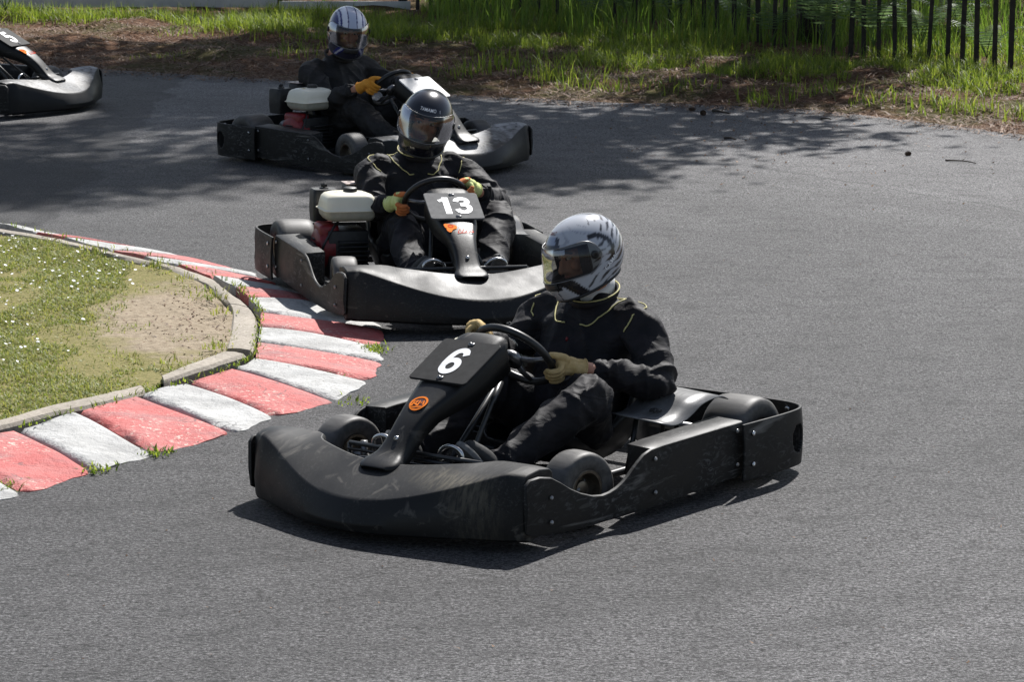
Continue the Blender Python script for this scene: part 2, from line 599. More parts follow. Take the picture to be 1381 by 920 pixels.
def join(*parts):
    V, F = [], []
    for v, f in parts:
        o = len(V)
        V += list(v)
        F += [tuple(i + o for i in q) for q in f]
    return V, F


def frames(pts):
    pts = [Vector(p) for p in pts]
    T = []
    for i in range(len(pts)):
        a = pts[max(0, i - 1)]
        b = pts[min(len(pts) - 1, i + 1)]
        T.append((b - a).normalized())
    up = Vector((0, 0, 1)) if abs(T[0].z) < 0.9 else Vector((1, 0, 0))
    N = []
    n = (up - T[0] * up.dot(T[0])).normalized()
    for t in T:
        n = (n - t * n.dot(t)).normalized()
        N.append(n)
    return pts, T, N


def tube(pts, r, n=10, caps=True, closed_path=False, flat=1.0):
    pts, T, N = frames(pts)
    if not hasattr(r, '__len__'):
        r = [r] * len(pts)
    secs = []
    for p, t, nn, rr in zip(pts, T, N, r):
        b = t.cross(nn)
        secs.append([p + (nn * math.cos(2 * math.pi * j / n) + b * math.sin(2 * math.pi * j / n) * flat) * rr for j in range(n)])
    if closed_path:
        V, F = loft(secs, True, False)
        m = len(secs)
        for j in range(n):
            k = (j + 1) % n
            F.append(((m - 1) * n + j, (m - 1) * n + k, k, j))
        return V, F
    return loft(secs, True, caps)


def spline(pts, per=6):
    """Catmull-Rom through the points"""
    P = [Vector(p) for p in pts]
    P = [P[0] * 2 - P[1]] + P + [P[-1] * 2 - P[-2]]
    out = []
    for i in range(1, len(P) - 2):
        for k in range(per):
            t = k / per
            a, b, c, d = P[i - 1], P[i], P[i + 1], P[i + 2]
            out.append(0.5 * ((2 * b) + (c - a) * t + (2 * a - 5 * b + 4 * c - d) * t * t + (3 * b - a - 3 * c + d) * t ** 3))
    out.append(P[-2])
    return out


def lathe(prof, axis='Y', n=40, origin=(0, 0, 0), closed=True):
    """prof: (radius, along) pairs turned about an axis"""
    V, F = [], []
    m = len(prof)
    for i in range(n):
        a = 2 * math.pi * i / n
        for r, h in prof:
            c, s = r * math.cos(a), r * math.sin(a)
            v = {'Y': (c, h, s), 'Z': (c, s, h), 'X': (h, c, s)}[axis]
            V.append((v[0] + origin[0], v[1] + origin[1], v[2] + origin[2]))
    for i in range(n):
        for j in range(m if closed else m - 1):
            k = (j + 1) % m
            i2 = (i + 1) % n
            F.append((i * m + j, i2 * m + j, i2 * m + k, i * m + k))
    return V, F


def box(c, s, rot=None, taper=1.0):
    V = []
    for z in (-1, 1):
        for x, y in ((-1, -1), (1, -1), (1, 1), (-1, 1)):
            k = taper if z > 0 else 1.0
            v = Vector((x * s[0] / 2 * k, y * s[1] / 2 * k, z * s[2] / 2))
            if rot is not None:
                v = rot @ v
            V.append(v + Vector(c))
    F = [(3, 2, 1, 0), (4, 5, 6, 7), (0, 1, 5, 4), (1, 2, 6, 5), (2, 3, 7, 6), (3, 0, 4, 7)]
    return V, F


def ellipsoid(c, r, nu=16, nv=10, rot=None):
    V, F = [], []
    for i in range(nv + 1):
        th = math.pi * i / nv
        for j in range(nu):
            ph = 2 * math.pi * j / nu
            v = Vector((r[0] * math.sin(th) * math.cos(ph), r[1] * math.sin(th) * math.sin(ph), r[2] * math.cos(th)))
            if rot is not None:
                v = rot @ v
            V.append(v + Vector(c))
    for i in range(nv):
        for j in range(nu):
            k = (j + 1) % nu
            F.append((i * nu + j, (i + 1) * nu + j, (i + 1) * nu + k, i * nu + k))
    return V, F


def pieces(name, parts, mat, parent, sharp=None):
    out = []
    for V, F in parts:
        o = mesh(name, V, F, mat, parent)
        if sharp:
            autosmooth(o, sharp)
        out.append(o)
    return out


def empty(name, loc, rz=0.0):
    o = bpy.data.objects.new(name, None)
    o.empty_display_size = 0.2
    o.location = loc
    o.rotation_euler = (0, 0, rz)
    return link(o)


def tag(o, label=None, cat=None, group=None, kind=None):
    for k, v in (('label', label), ('category', cat), ('group', group), ('kind', kind)):
        if v:
            o[k] = v
    return o


CHILD = {}


def copy_tree(o, parent=None):
    c = o.copy()
    COL.objects.link(c)
    if parent is not None:
        c.parent = parent
    for ch in [x for x in list(COL.objects) if x.parent is o]:
        copy_tree(ch, c)
    return c


def text_mesh(txt, size=1.0, bold=0.0):
    """outline letters as a flat triangle mesh: centred verts (x, y) and faces"""
    cu = bpy.data.curves.new('t', 'FONT')
    cu.body = txt
    cu.size = size
    cu.offset = bold
    cu.align_x = 'CENTER'
    cu.align_y = 'CENTER'
    cu.resolution_u = 6
    ob = bpy.data.objects.new('t', cu)
    COL.objects.link(ob)
    bpy.context.view_layer.update()
    dg = bpy.context.evaluated_depsgraph_get()
    me = ob.evaluated_get(dg).to_mesh()
    V = [v.co.copy() for v in me.vertices]
    F = [tuple(p.vertices) for p in me.polygons]
    ob.evaluated_get(dg).to_mesh_clear()
    bpy.data.objects.remove(ob)
    bpy.data.curves.remove(cu)
    cx = (max(v.x for v in V) + min(v.x for v in V)) / 2
    cy = (max(v.y for v in V) + min(v.y for v in V)) / 2
    return [Vector((v.x - cx, v.y - cy, 0)) for v in V], F


def lerp(x, xs, ys):
    return float(np.interp(x, xs, ys))


def smooth01(t):
    t = min(1, max(0, t))
    return t * t * (3 - 2 * t)


# ================================================================== GO-KART (local frame: x forward, y to the driver's left, z up)
KG = 'go-karts lapping the bend'
POD_X = [-.40, .08, .146, .19, .221, .25, .277, .31, .342, .38, .42, .47, .534, .59, .64, .69, .75, .80, .818]
POD_Z = [.250, .246, .243, .231, .212, .192, .172, .153, .140, .131, .128, .135, .156, .182, .212, .238, .250, .248, .232]
WC = Vector((0.075, 0.005, 0.497))           # steering wheel centre
WU = Vector((0.66, 0, 0.75)).normalized()  # 'up' in the wheel's plane
WN = Vector((-WU.z, 0, WU.x))              # towards the driver
WR = 0.152


def pod_y(x):
    return lerp(x, [-.40, .15, .60, .79, .83], [.678, .666, .645, .636, .632])


def build_pod(root, s):
    xs = [-.40, -.30, -.20, -.10, 0, .08, .12, .145, .148, .17, .19, .221, .25, .277, .31, .342, .38, .42, .47, .534, .59, .64, .69, .75, .80, .818]
    secs = []
    for x in xs:
        zt = lerp(x, POD_X, POD_Z)
        zb = lerp(x, [-.40, 0, .3, .55, .79, .818], [.048, .036, .030, .030, .050, .066])
        yo = pod_y(x)
        yi = lerp(x, [-.40, -.2, .145], [.550, .556, .558]) if x < .147 else yo - .014
        zi = zt + (.004 if x < .147 else 0)
        q = [(x, yo - .004, zb), (x, yo + .004, (zb * .6 + zt * .4)), (x, yo, zt - .004), (x, yo - .006, zt), (x, yi + .004, zi), (x, yi, zi - .004), (x, yi + .002, (zb + zi) / 2), (x, yi + .004, zb)]
        secs.append([(a, s * b, c) for a, b, c in (q if s > 0 else q[::-1])])
    V, F = loft(secs)
    o = mesh('side_pod', V, F, M['pod'], root)
    autosmooth(o, 50)
    mod_bevel(o, .005, 2, 50)
    # bolts and the moulded recess ribs
    P = []
    for x, z in ((-.36, .22), (-.36, .095), (.135, .205), (.135, .085), (.70, .17), (.70, .085)):
        P.append(lathe([(0, .006), (.006, .006), (.008, .002), (.0085, 0), (0, 0)], 'Y', 12, (x, 0, z)))
    pieces('bolt', [([(v[0], s * (pod_y(v[0]) + .005 + v[1]), v[2]) for v in V], F) for V, F in P], M['steel'], o)
    return o


def e0(a):
    return smooth01((a - .60) / .055)


def build_nose(root):
    ys = np.linspace(-.616, .616, 45)
    secs = []
    for y in ys:
        a = abs(y) * 1.063
        xc = 1.017 - .838 * a * a + .834 * a ** 4
        zc = .14 + .431 * a * a - .248 * a ** 4
        k = smooth01((a - .37) / .07)
        xb = (.80 - .55 * a * a) * (1 - k) + (.665 - .02 * a) * k
        zb = .232 + .034 * smooth01(a / .5) - .004 * e0(a)
        e = smooth01((a - .60) / .055)          # ends round off a little
        xc -= .015 * e
        zc = min(zc, .258) - .006 * e
        mid = ((xb + xc) / 2, (zb + zc) / 2 + .012 - .006 * math.exp(-(a / .25) ** 2))
        bulge = .040 - .026 * e
        ring = [(xb, .05), (xb - .004, zb - .05), (xb + .002, zb - .012), (xb + .016, zb), mid, (xc - .014, zc + .008), (xc - .002, zc + .001), (xc + .004, zc - .010),
                (xc + bulge * .62, zc * .66 + .012), (xc + bulge, zc * .36 + .016), (xc + bulge * .8, .038), (xc + bulge * .3 - .02, .026), (xb + .08, .038)]
        secs.append([(p, y, q) for p, q in ring])
    V, F = loft(secs)
    F = [f[::-1] for f in F]
    o = mesh('nose_bumper', V, F, M['plastic'], root)
    autosmooth(o, 32)
    mod_bevel(o, .004, 2, 32)
    return o


def build_rear(root):
    path = [(-.37, .698), (-.47, .703), (-.58, .708), (-.69, .706), (-.75, .695), (-.792, .670), (-.815, .63), (-.827, .58), (-.832, .50), (-.834, .3), (-.834, .1)]
    path = path + [(x, -y) for x, y in reversed(path)]
    path = [p.to_2d() for p in spline([(x, y, 0) for x, y in path], 12)]
    n = len(path)
    rows = list(np.linspace(.030, .243, 27))
    V = []
    for i, p in enumerate(path):
        t = (path[min(n - 1, i + 1)] - path[max(0, i - 1)]).normalized()
        nrm = Vector((t.y, -t.x))
        if nrm.dot(Vector((p.x + .2, p.y))) < 0:
            nrm = -nrm
        for z in rows:
            b = .006 * math.sin(math.pi * (z - .03) / .213)
            q = p + nrm * b
            V.append((q.x, q.y, z))
    F = []
    m = len(rows)
    # an oval opening by each rear corner
    cum = [0]
    for i in range(1, n):
        cum.append(cum[-1] + (path[i] - path[i - 1]).length)
    tot = cum[-1]
    hole = .350
    for i in range(n - 1):
        for j in range(m - 1):
            u = (cum[i] + cum[i + 1]) / 2
            z = (rows[j] + rows[j + 1]) / 2
            if any(((u - h) / .046) ** 2 + ((z - .134) / .054) ** 2 < 1 for h in (hole, tot - hole)):
                continue
            F.append((i * m + j, (i + 1) * m + j, (i + 1) * m + j + 1, i * m + j + 1))
    # snap the opening's rim to a clean oval
    bmx = bmesh.new()
    for v in V:
        bmx.verts.new(v)
    bmx.verts.ensure_lookup_table()
    for f in F:
        bmx.faces.new([bmx.verts[i] for i in f])
    for e in bmx.edges:
        if e.is_boundary:
            for v in e.verts:
                i, j = divmod(v.index, m)
                if 0 < j < m - 1 and 0 < i < n - 1:
                    for h in (hole, tot - hole):
                        du, dz = (cum[i] - h) / .046, (v.co.z - .134) / .054
                        rr = math.hypot(du, dz)
                        if rr < 1.9 and rr > 0:
                            u2 = h + .046 * du / rr
                            x = np.interp(u2, cum, [q.x for q in path])
                            y = np.interp(u2, cum, [q.y for q in path])
                            sc = .006
                            v.co = Vector((x - sc * .8 if x < -.5 else x, y, .134 + .054 * dz / rr))
    for v in [v for v in bmx.verts if not v.link_faces]:
        bmx.verts.remove(v)
    me = bpy.data.meshes.new('rear_bumper')
    bmx.to_mesh(me)
    bmx.free()
    me.materials.append(M['pod'])
    me.polygons.foreach_set('use_smooth', [True] * len(me.polygons))
    o = link(bpy.data.objects.new('rear_bumper', me), root)
    mod_solid(o, .011, 0)
    mod_bevel(o, .003, 2, 50)
    bp = lathe([(0, .005), (.008, .005), (.010, 0), (0, 0)], 'Y', 12)
    P = []
    for s in (-1, 1):
        for x, z in ((-.42, .205), (-.42, .09)):
            P.append(([(v[0] + x, s * (.712 + v[1]), v[2] + z) for v in bp[0]], bp[1]))
    for y in (-.60, -.52, .52, .60):
        P.append(lathe([(0, .012), (.010, .012), (.012, 0), (0, 0)], 'X', 12, (-.824, y, .215)))
    pieces('bolt', P, M['chrome'], o)
    return o


def build_fairing(root):
    # (x, z, half width, skirt depth) from behind the plate down to the foot on the nose
    prof = [(.205, .560, .095, .10), (.232, .590, .116, .115), (.275, .588, .120, .12), (.35, .550, .120, .12), (.44, .500, .114, .11), (.515, .457, .104, .09), (.575, .424, .086, .075), (.63, .393, .071, .066),
            (.685, .350, .062, .060), (.735, .302, .060, .056), (.775, .266, .066, .052), (.805, .250, .076, .044), (.832, .240, .082, .036), (.855, .230, .076, .026), (.868, .222, .055, .014)]
    sp = spline([(a, b, 0) for a, b, _, _ in prof], 3)
    wd = spline([(c, d, 0) for _, _, c, d in prof], 3)
    secs = []
    n = len(sp)
    for i in range(n):
        t = (sp[min(n - 1, i + 1)] - sp[max(0, i - 1)]).normalized()
        nx, nz = -t.y, t.x
        if nz < 0:
            nx, nz = -nx, -nz
        hw, dp = wd[i].x * (.90 if sp[i].x < .8 else .96), wd[i].y
        prof2 = [(-1.0, -1), (-1.0, -.6), (-.98, -.28), (-.90, -.08), (-.70, 0), (-.35, .03), (0, .04), (.35, .03), (.70, 0), (.90, -.08), (.98, -.28), (1.0, -.6), (1.0, -1)]
        secs.append([(sp[i].x + nx * dp * q, u * hw, sp[i].y + nz * dp * q) for u, q in prof2])
    V, F = loft(secs, False, False)
    o = mesh('steering_fairing', V, F, M['fairing'], root)
    mod_solid(o, .006, 0)
    b = lathe([(0, .006), (.007, .005), (.010, .001), (.010, 0), (0, 0)], 'Z', 14)
    rot = Vector((.77, 0, .64)).to_track_quat('Z', 'X').to_matrix()
    mesh('bolt', [rot @ Vector(v) + Vector((.742, 0, .304)) for v in b[0]], b[1], M['chrome'], o)
    return o


PLN = Vector((.455, 0, .89)).normalized()
PLD = Vector((.89, 0, -.455)).normalized()
PLC = Vector((.405, 0, .508)) + PLN * .018


def on_plate(u, v, h=0.0):
    """u to the viewer's right when read from in front, v up the plate"""
    return PLC + Vector((0, 1, 0)) * u - PLD * v + PLN * h


def build_plate(root, mat):
    hw, hh, r = .130, .120, .014
    out = []
    for cx_, cy_, a0 in ((hw - r, hh - r, 0), (-hw + r, hh - r, 90), (-hw + r, -hh + r, 180), (hw - r, -hh + r, 270)):
        for k in range(5):
            a = R(a0 + k * 22.5)
            out.append((cx_ + r * math.cos(a), cy_ + r * math.sin(a)))
    secs = []
    for h, k in ((-.005, 1), (.001, 1), (.003, .985)):
        secs.append([on_plate(u * k, v * k, h) for u, v in out])
    V, F = loft(secs)
    o = mesh('number_plate', V, F, mat, root)
    autosmooth(o, 30)
    P = []
    rot = PLN.to_track_quat('Z', 'X').to_matrix()
    for v in (-.100, .100):
        b = lathe([(0, .007), (.006, .006), (.0095, .001), (.0095, -.002), (0, -.002)], 'Z', 14)
        P.append(join(([rot @ Vector(q) + on_plate(0, v, .003) for q in b[0]], b[1]), box(on_plate(.012, v, .005), (.014, .012, .003), rot)))
    pieces('bolt', P, M['steel'], o)
    return o


def strokes2(lines, wd):
    V, F = [], []
    for ln in lines:
        ln = [Vector((*p, 0)) for p in ln]
        o = len(V)
        for i, p in enumerate(ln):
            t = (ln[min(len(ln) - 1, i + 1)] - ln[max(0, i - 1)]).normalized()
            nn = Vector((-t.y, t.x, 0)) * wd / 2
            V += [(p + nn).to_2d()[:], (p - nn).to_2d()[:]]
        for i in range(len(ln) - 1):
            F.append((o + 2 * i, o + 2 * i + 1, o + 2 * i + 3, o + 2 * i + 2))
    return V, F


def add_number(plate, txt):
    """heavy grotesque figures drawn as broad strokes on a unit-high grid"""
    arc = {
        '1': [([(.055, .5), (.055, -.5)], .215, 0), ([(-.20, .285), (-.09, .32), (.0, .40)], .135, 1)],
        '3': [([(-.205, .24), (-.15, .36), (0, .412), (.14, .365), (.19, .25), (.14, .11), (.0, .055), (-.07, .05)], .185, 1), ([(-.07, .05), (.05, .045), (.17, -.03), (.215, -.18), (.15, -.34), (0, -.412), (-.15, -.36), (-.215, -.22)], .19, 1)],
        '5': [([(.22, .415), (-.17, .415)], .17, 0), ([(-.14, .49), (-.205, .0)], .17, 0), ([(-.205, .02), (-.09, .085), (.05, .085), (.17, .0), (.212, -.15), (.155, -.33), (0, -.412), (-.14, -.365), (-.212, -.235)], .185, 1)],
        '6': [([(.205, .235), (.13, .37), (0, .412), (-.13, .35), (-.20, .19), (-.222, -.02), (-.215, -.19)], .185, 1), ([(.205 * math.cos(R(a)), -.19 + .222 * math.sin(R(a))) for a in range(180, 541, 24)], .185, 1)]}
    hgt, adv = .152, .60
    V, F = [], []
    lift = 0
    for k, ch in enumerate(txt):
        cx_ = (k - (len(txt) - 1) / 2) * adv
        for ln, wd_, curved in arc[ch]:
            pts = [p.to_2d()[:] for p in spline([(*q, 0) for q in ln], 4)] if curved else ln
            v2, f2 = strokes2([pts], wd_)
            o0 = len(V)
            V += [on_plate((x + cx_) * hgt * .92, y * hgt - .002, .0046 + lift) for x, y in v2]
            F += [tuple(i + o0 for i in f) for f in f2]
            lift += .0003
    return mesh('number', V, F, M['white'], plate, False)


def build_steering(root):
    ring = []
    for k in range(48):
        a = 2 * math.pi * k / 48
        ring.append(WC + (Vector((0, 1, 0)) * math.cos(a) + WU * math.sin(a)) * WR)
    V, F = tube(ring, .0145, 12, False, True)
    o = mesh('steering_wheel', V, F, M['frame'], root)
    P = []
    for a in (0, 180, 270):
        d = Vector((0, 1, 0)) * math.cos(R(a)) + WU * math.sin(R(a))
        P.append(tube([WC - WN * .02, WC + d * WR * .55 - WN * .015, WC + d * (WR - .006)], [.011, .010, .008], 8))
    q = WN.to_track_quat('Z', 'X').to_matrix()
    hb = lathe([(0, .012), (.035, .010), (.042, 0), (.040, -.02), (0, -.022)], 'Z', 20)
    P.append(([q @ Vector(v) + WC - WN * .015 for v in hb[0]], hb[1]))
    V, F = join(*P)
    mesh('spokes', V, F, M['steel'], o)
    V, F = tube([WC - WN * .03, Vector((.55, .02, .11))], .011, 10)
    mesh('steering_column', V, F, M['frame'], root)
    for s in (1, -1):
        V, F = tube([(.225, s * .055, .425), (.296, s * .0745, .369), (.300, s * .0755, .366), (.565, s * .155, .155)], [.0125, .0125, .0092, .0092], 10)
        mesh('support_rod', V, F, M['rod'], root)
    return o


def build_wheel(root, x, y, r, wd, steer=0.0):
    s = 1 if y > 0 else -1
    e = empty('wheel', (x, y, r), 0)
    e.parent = root
    e.rotation_euler = (0, 0, steer)
    h = wd / 2
    ri = .068
    prof = [(ri, -h * .80), (ri + .010, -h * .94), (r * .72, -h), (r * .90, -h * .97), (r * .965, -h * .86), (r * .992, -h * .6), (r, -h * .25), (r, h * .25), (r * .992, h * .6), (r * .965, h * .86), (r * .90, h * .97),
            (r * .72, h), (ri + .010, h * .94), (ri, h * .80), (ri - .004, 0)]
    V, F = lathe(prof, 'Y', 48)
    t = mesh('tyre', V, F, M['rubber'], e)
    rp = [(ri + .001, h * .80), (ri + .004, h * .86), (ri + .001, h * .90), (ri - .008, h * .88), (ri - .012, h * .5), (ri - .016, h * .15), (.045, h * .05), (.030, h * .12), (.028, h * .45), (.018, h * .5), (0, h * .5), (0, -h * .5), (.03, -h * .5),
          (ri - .014, -h * .2), (ri - .010, -h * .8), (ri, -h * .84)]
    V, F = lathe([(a, s * b) for a, b in rp], 'Y', 36)
    rim = mesh('rim', V, F, M['rim'], e)
    autosmooth(rim, 40)
    P = []
    for k in range(4):
        a = R(45 + 90 * k)
        P.append(lathe([(0, s * h * .22), (.006, s * h * .22), (.006, s * h * .06), (0, s * h * .06)], 'Y', 8, (.037 * math.cos(a), 0, .037 * math.sin(a))))
    pieces('wheel_nut', P, M['steel'], rim)
    return e


def build_seat(root):
    prof = [(.07, .165, .155), (.02, .135, .175), (-.06, .085, .185), (-.16, .06, .19), (-.27, .062, .20), (-.37, .095, .205), (-.45, .17, .21), (-.495, .27, .205), (-.52, .37, .19), (-.535, .46, .165), (-.54, .50, .12)]
    sp = spline([(a, b, 0) for a, b, _ in prof], 3)
    wd = spline([(c, 0, 0) for _, _, c in prof], 3)
    n = len(sp)
    secs = []
    for i in range(n):
        t = (sp[min(n - 1, i + 1)] - sp[max(0, i - 1)]).normalized()
        nx, nz = t.y, -t.x          # into the seat
        if nz < 0 and i < n // 2:
            nx, nz = -nx, -nz
        if i >= n // 2 and nx < 0:
            nx, nz = -nx, -nz
        hw = wd[i].x
        side = lerp(i / n, [0, .2, .45, .65, .85, 1], [.05, .12, .17, .15, .09, .02])
        ring = []
        for u, k in ((-1.02, 1.0), (-1.04, .82), (-1.0, .5), (-.9, .18), (-.65, .03), (-.3, 0), (0, 0), (.3, 0), (.65, .03), (.9, .18), (1.0, .5), (1.04, .82), (1.02, 1.0)):
            ring.append((sp[i].x + nx * side * k, u * hw, sp[i].y + nz * side * k))
        secs.append(ring)
    V, F = loft(secs, False, False)
    o = mesh('seat', V, F, M['seat'], root)
    mod_solid(o, .010, 0)
    return o


def build_engine(root):
    e = empty('engine', (-.24, -.37, .06))
    e.parent = root
    def at_(p):
        return (p[0], p[1], p[2])
    # block with cooling fins
    P = [box((0, .0, .13), (.20, .20, .22)), box((.02, .02, .02), (.26, .24, .03))]
    for k in range(6):
        P.append(box((.115, .02, .08 + k * .022), (.06, .15, .008)))
    V, F = join(*P)
    b = mesh('engine_block', V, F, M['engine'], e)
    mod_bevel(b, .006)
    # fuel tank: a pressed lid over a darker lower half
    def rr(hx, hy, z, r=.03):
        out = []
        for cx_, cy_, a0 in ((hx - r, hy - r, 0), (-hx + r, hy - r, 90), (-hx + r, -hy + r, 180), (hx - r, -hy + r, 270)):
            for k in range(5):
                a = R(a0 + k * 22.5)
                out.append((cx_ + r * math.cos(a), cy_ + r * math.sin(a), z))
        return out
    off = Vector((.02, .012, 0))
    mk = lambda L: [[Vector(p) + off for p in s_] for s_ in L]
    V, F = loft(mk([rr(.112, .138, .338), rr(.114, .140, .342), rr(.106, .131, .347), rr(.102, .127, .375, .032), rr(.096, .120, .402, .034), rr(.086, .108, .416, .036), rr(.066, .085, .424, .036), rr(.03, .04, .428, .02)]))
    t = mesh('fuel_tank', V, F, M['tank'], e)
    autosmooth(t, 50)
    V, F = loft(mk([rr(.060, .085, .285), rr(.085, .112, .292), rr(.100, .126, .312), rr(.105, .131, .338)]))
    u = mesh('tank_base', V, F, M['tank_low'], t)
    autosmooth(u, 50)
    V, F = lathe([(0, .449), (.026, .449), (.033, .445), (.035, .438), (.034, .427), (.028, .425), (.028, .418), (0, .418)], 'Z', 24)
    cp = mesh('fuel_cap', [(v[0] + .025, v[1] + .022, v[2]) for v in V], F, M['engine'], t)
    autosmooth(cp, 35)
    V, F = box((.045, -.062, .4205), (.045, .038, .004), Euler((R(11), R(8), 0)).to_matrix())
    mesh('sticker', V, F, M['yellow'], t)
    # red fan shroud facing outwards
    P = [lathe([(0, .0), (.07, -.002), (.095, .012), (.105, .04), (.105, .085), (0, .085)], 'Y', 28, (-.0, -.150, .150))]
    V, F = join(*P)
    sh = mesh('fan_shroud', V, F, M['red'], e)
    autosmooth(sh, 40)
    P = []
    for k in range(5):
        P.append(box((0, -.153, .108 + k * .021), (.11 - abs(k - 2) * .02, .004, .008)))
    V, F = join(*P)
    mesh('shroud_slots', V, F, M['engine'], sh)
    V, F = box((.0, -.09, .225), (.15, .10, .09))
    rc = mesh('shroud_top', V, F, M['red'], sh)
    mod_bevel(rc, .02, 3)
    # air filter box with its wing nut
    V, F = loft([rr(.052, .06, .25, .015), rr(.056, .064, .30, .015), rr(.056, .064, .40, .018), rr(.050, .058, .412, .018)])
    V = [(v[0] - .20, v[1] - .055, v[2]) for v in V]
    af = mesh('air_filter', V, F, M['engine'], e)
    autosmooth(af, 40)
    P = [lathe([(0, .418), (.022, .418), (.024, .411), (0, .411)], 'Z', 16, (-.20, -.055, 0)), box((-.20, -.055, .428), (.008, .030, .016)), lathe([(0, .44), (.005, .44), (.005, .41), (0, .41)], 'Z', 10, (-.20, -.055, 0))]
    V, F = join(*P)
    mesh('wing_nut', V, F, M['engine'], af)
    # muffler with perforated heat shield
    V, F = loft([rr(.05, .06, .26, .02), rr(.055, .066, .30, .02), rr(.055, .066, .425, .02), rr(.05, .06, .433, .02)])
    V = [(v[0] - .20, v[1] + .11, v[2]) for v in V]
    mf = mesh('muffler', V, F, M['engine'], e)
    autosmooth(mf, 40)
    V, F = box((-.20, .11, .4385), (.112, .132, .005))
    ms = mesh('heat_shield', V, F, M['muffler'], mf)
    mod_bevel(ms, .002)
    P = []
    for a, b_ in ((-.02, -.03), (.02, .0), (-.02, .035)):
        P.append(lathe([(0, .4422), (.011, .4422), (.011, .4412), (0, .4412)], 'Z', 14, (-.20 + a, .11 + b_, 0)))
    pieces('shield_hole', P, M['engine'], ms)
    P = [tube(spline([(.06, -.12, .1), (.10, -.13, .16), (.09, -.08, .25), (.03, -.03, .29)]), .006, 8), tube(spline([(-.1, -.16, .05), (-.05, -.18, .12), (.06, -.17, .11)]), .005, 8)]
    pieces('fuel_pipe', P, M['frame'], e)
    return e


def build_chassis(root):
    V, F = loft([[(x, s * yy, z) for s, z in ((1, .045), (1, .036), (-1, .036), (-1, .045))] for x, yy in ((-.05, .28), (.2, .27), (.45, .235), (.70, .20))])
    o = mesh('floor_tray', V, F, M['cover'], root)
    P = []
    for s in (1, -1):
        P.append(tube(spline([(-.70, s * .34, .075), (-.5, s * .33, .065), (-.2, s * .30, .055), (.2, s * .29, .055), (.42, s * .26, .06), (.74, s * .21, .06)]), .015, 10))
        P.append(tube([(.15, s * .30, .055), (.15, s * .66, .085)], .011, 8))
        P.append(tube([(-.28, s * .31, .06), (-.28, s * .64, .10)], .011, 8))
        P.append(tube([(.42, s * .25, .065), (.42, s * .43, .13)], .014, 10))
        P.append(tube([(-.66, s * .34, .075), (-.825, s * .34, .13)], .011, 8))
        P.append(tube(spline([(-.52, s * .23, .09), (-.50, s * .25, .2), (-.44, s * .245, .29)]), .009, 8))
        P.append(tube([(.55, s * .09, .11), (.44, s * .40, .12)], .007, 8))
    for x, a, z in ((-.70, .34, .075), (-.05, .29, .055), (.62, .22, .055)):
        P.append(tube([(x, -a, z), (x, a, z)], .013, 10))
    P.append(tube(spline([(.62, .21, .06), (.66, .22, .16), (.70, .20, .20), (.70, 0, .205), (.70, -.20, .20), (.66, -.22, .16), (.62, -.21, .06)]), .010, 8))
    V, F = join(*P)
    mesh('frame_tubes', V, F, M['frame'], root)
    V, F = tube([(-.585, -.60, .15), (-.585, .60, .15)], .018, 14)
    ax = mesh('rear_axle', V, F, M['steel'], root)
    V, F = lathe([(0, -.006), (.09, -.006), (.095, 0), (.09, .006), (0, .006)], 'Y', 30, (-.585, .12, .15))
    mesh('brake_disc', V, F, M['steel'], ax)
    V, F = lathe([(0, -.004), (.088, -.004), (.088, .004), (0, .004)], 'Y', 30, (-.585, -.27, .15))
    mesh('sprocket', V, F, M['steel'], ax)
    for s in (1, -1):
        P = [tube([(.42, s * .42, .13), (.42, s * .555, .13)], .012, 10), tube([(.42, s * .43, .075), (.42, s * .43, .185)], .014, 10)]
        V, F = join(*P)
        mesh('front_spindle', V, F, M['steel'], root)
    # pedals: bent steel loops on a cross bar
    for s in (1, -1):
        pts = spline([(.60, s * .10, .10), (.625, s * .10, .20), (.63, s * .105, .252), (.63, s * .15, .275), (.63, s * .195, .262), (.627, s * .205, .225), (.62, s * .205, .17)], 5)
        V, F = tube(pts, .0075, 8)
        mesh('pedal', V, F, M['chrome'], root)
    V, F = join(tube([(.645, .30, .235), (.645, -.30, .235)], .0085, 10), tube([(.655, .30, .215), (.655, -.30, .215)], .006, 8), tube([(.65, .30, .06), (.645, .30, .235)], .008, 8), tube([(.65, -.30, .06), (.645, -.30, .235)], .008, 8))
    mesh('cross_bar', V, F, M['rod'], root)
    V, F = tube(spline([(.48, -.17, .055), (.50, -.17, .07)]), .01, 8)
    # bent sheet guard beside the seat, with its bolt
    prof = [(-.47, .322), (-.43, .338), (-.37, .340), (-.30, .330), (-.25, .308), (-.20, .290), (-.15, .282), (-.10, .286)]
    sp = spline([(a, 0, b) for a, b in prof], 3)
    secs = [[(p.x - .02 * k, .31 + .245 * k, p.z - .020 * k) for k in (0, .33, .66, 1)] for p in sp]
    V, F = loft(secs, False, False)
    g = mesh('guard_plate', V, F, M['cover'], root)
    mod_solid(g, .004, 0)
    P = []
    for k in range(3):
        a = R(25 + 60 * k)
        d = Vector((math.cos(a), math.sin(a), 0)) * .024
        P.append(tube([Vector((-.205, .43, .292)) - d, Vector((-.205, .43, .298)), Vector((-.205, .43, .292)) + d], .0042, 6))
    V, F = join(*P)
    mesh('bolt', V, F, M['frame'], g)
    pieces('guard_bracket', [tube([(-.40, .40, .07), (-.36, .40, .325)], .010, 8), tube([(-.12, .36, .06), (-.16, .38, .27)], .010, 8)], M['frame'], g)


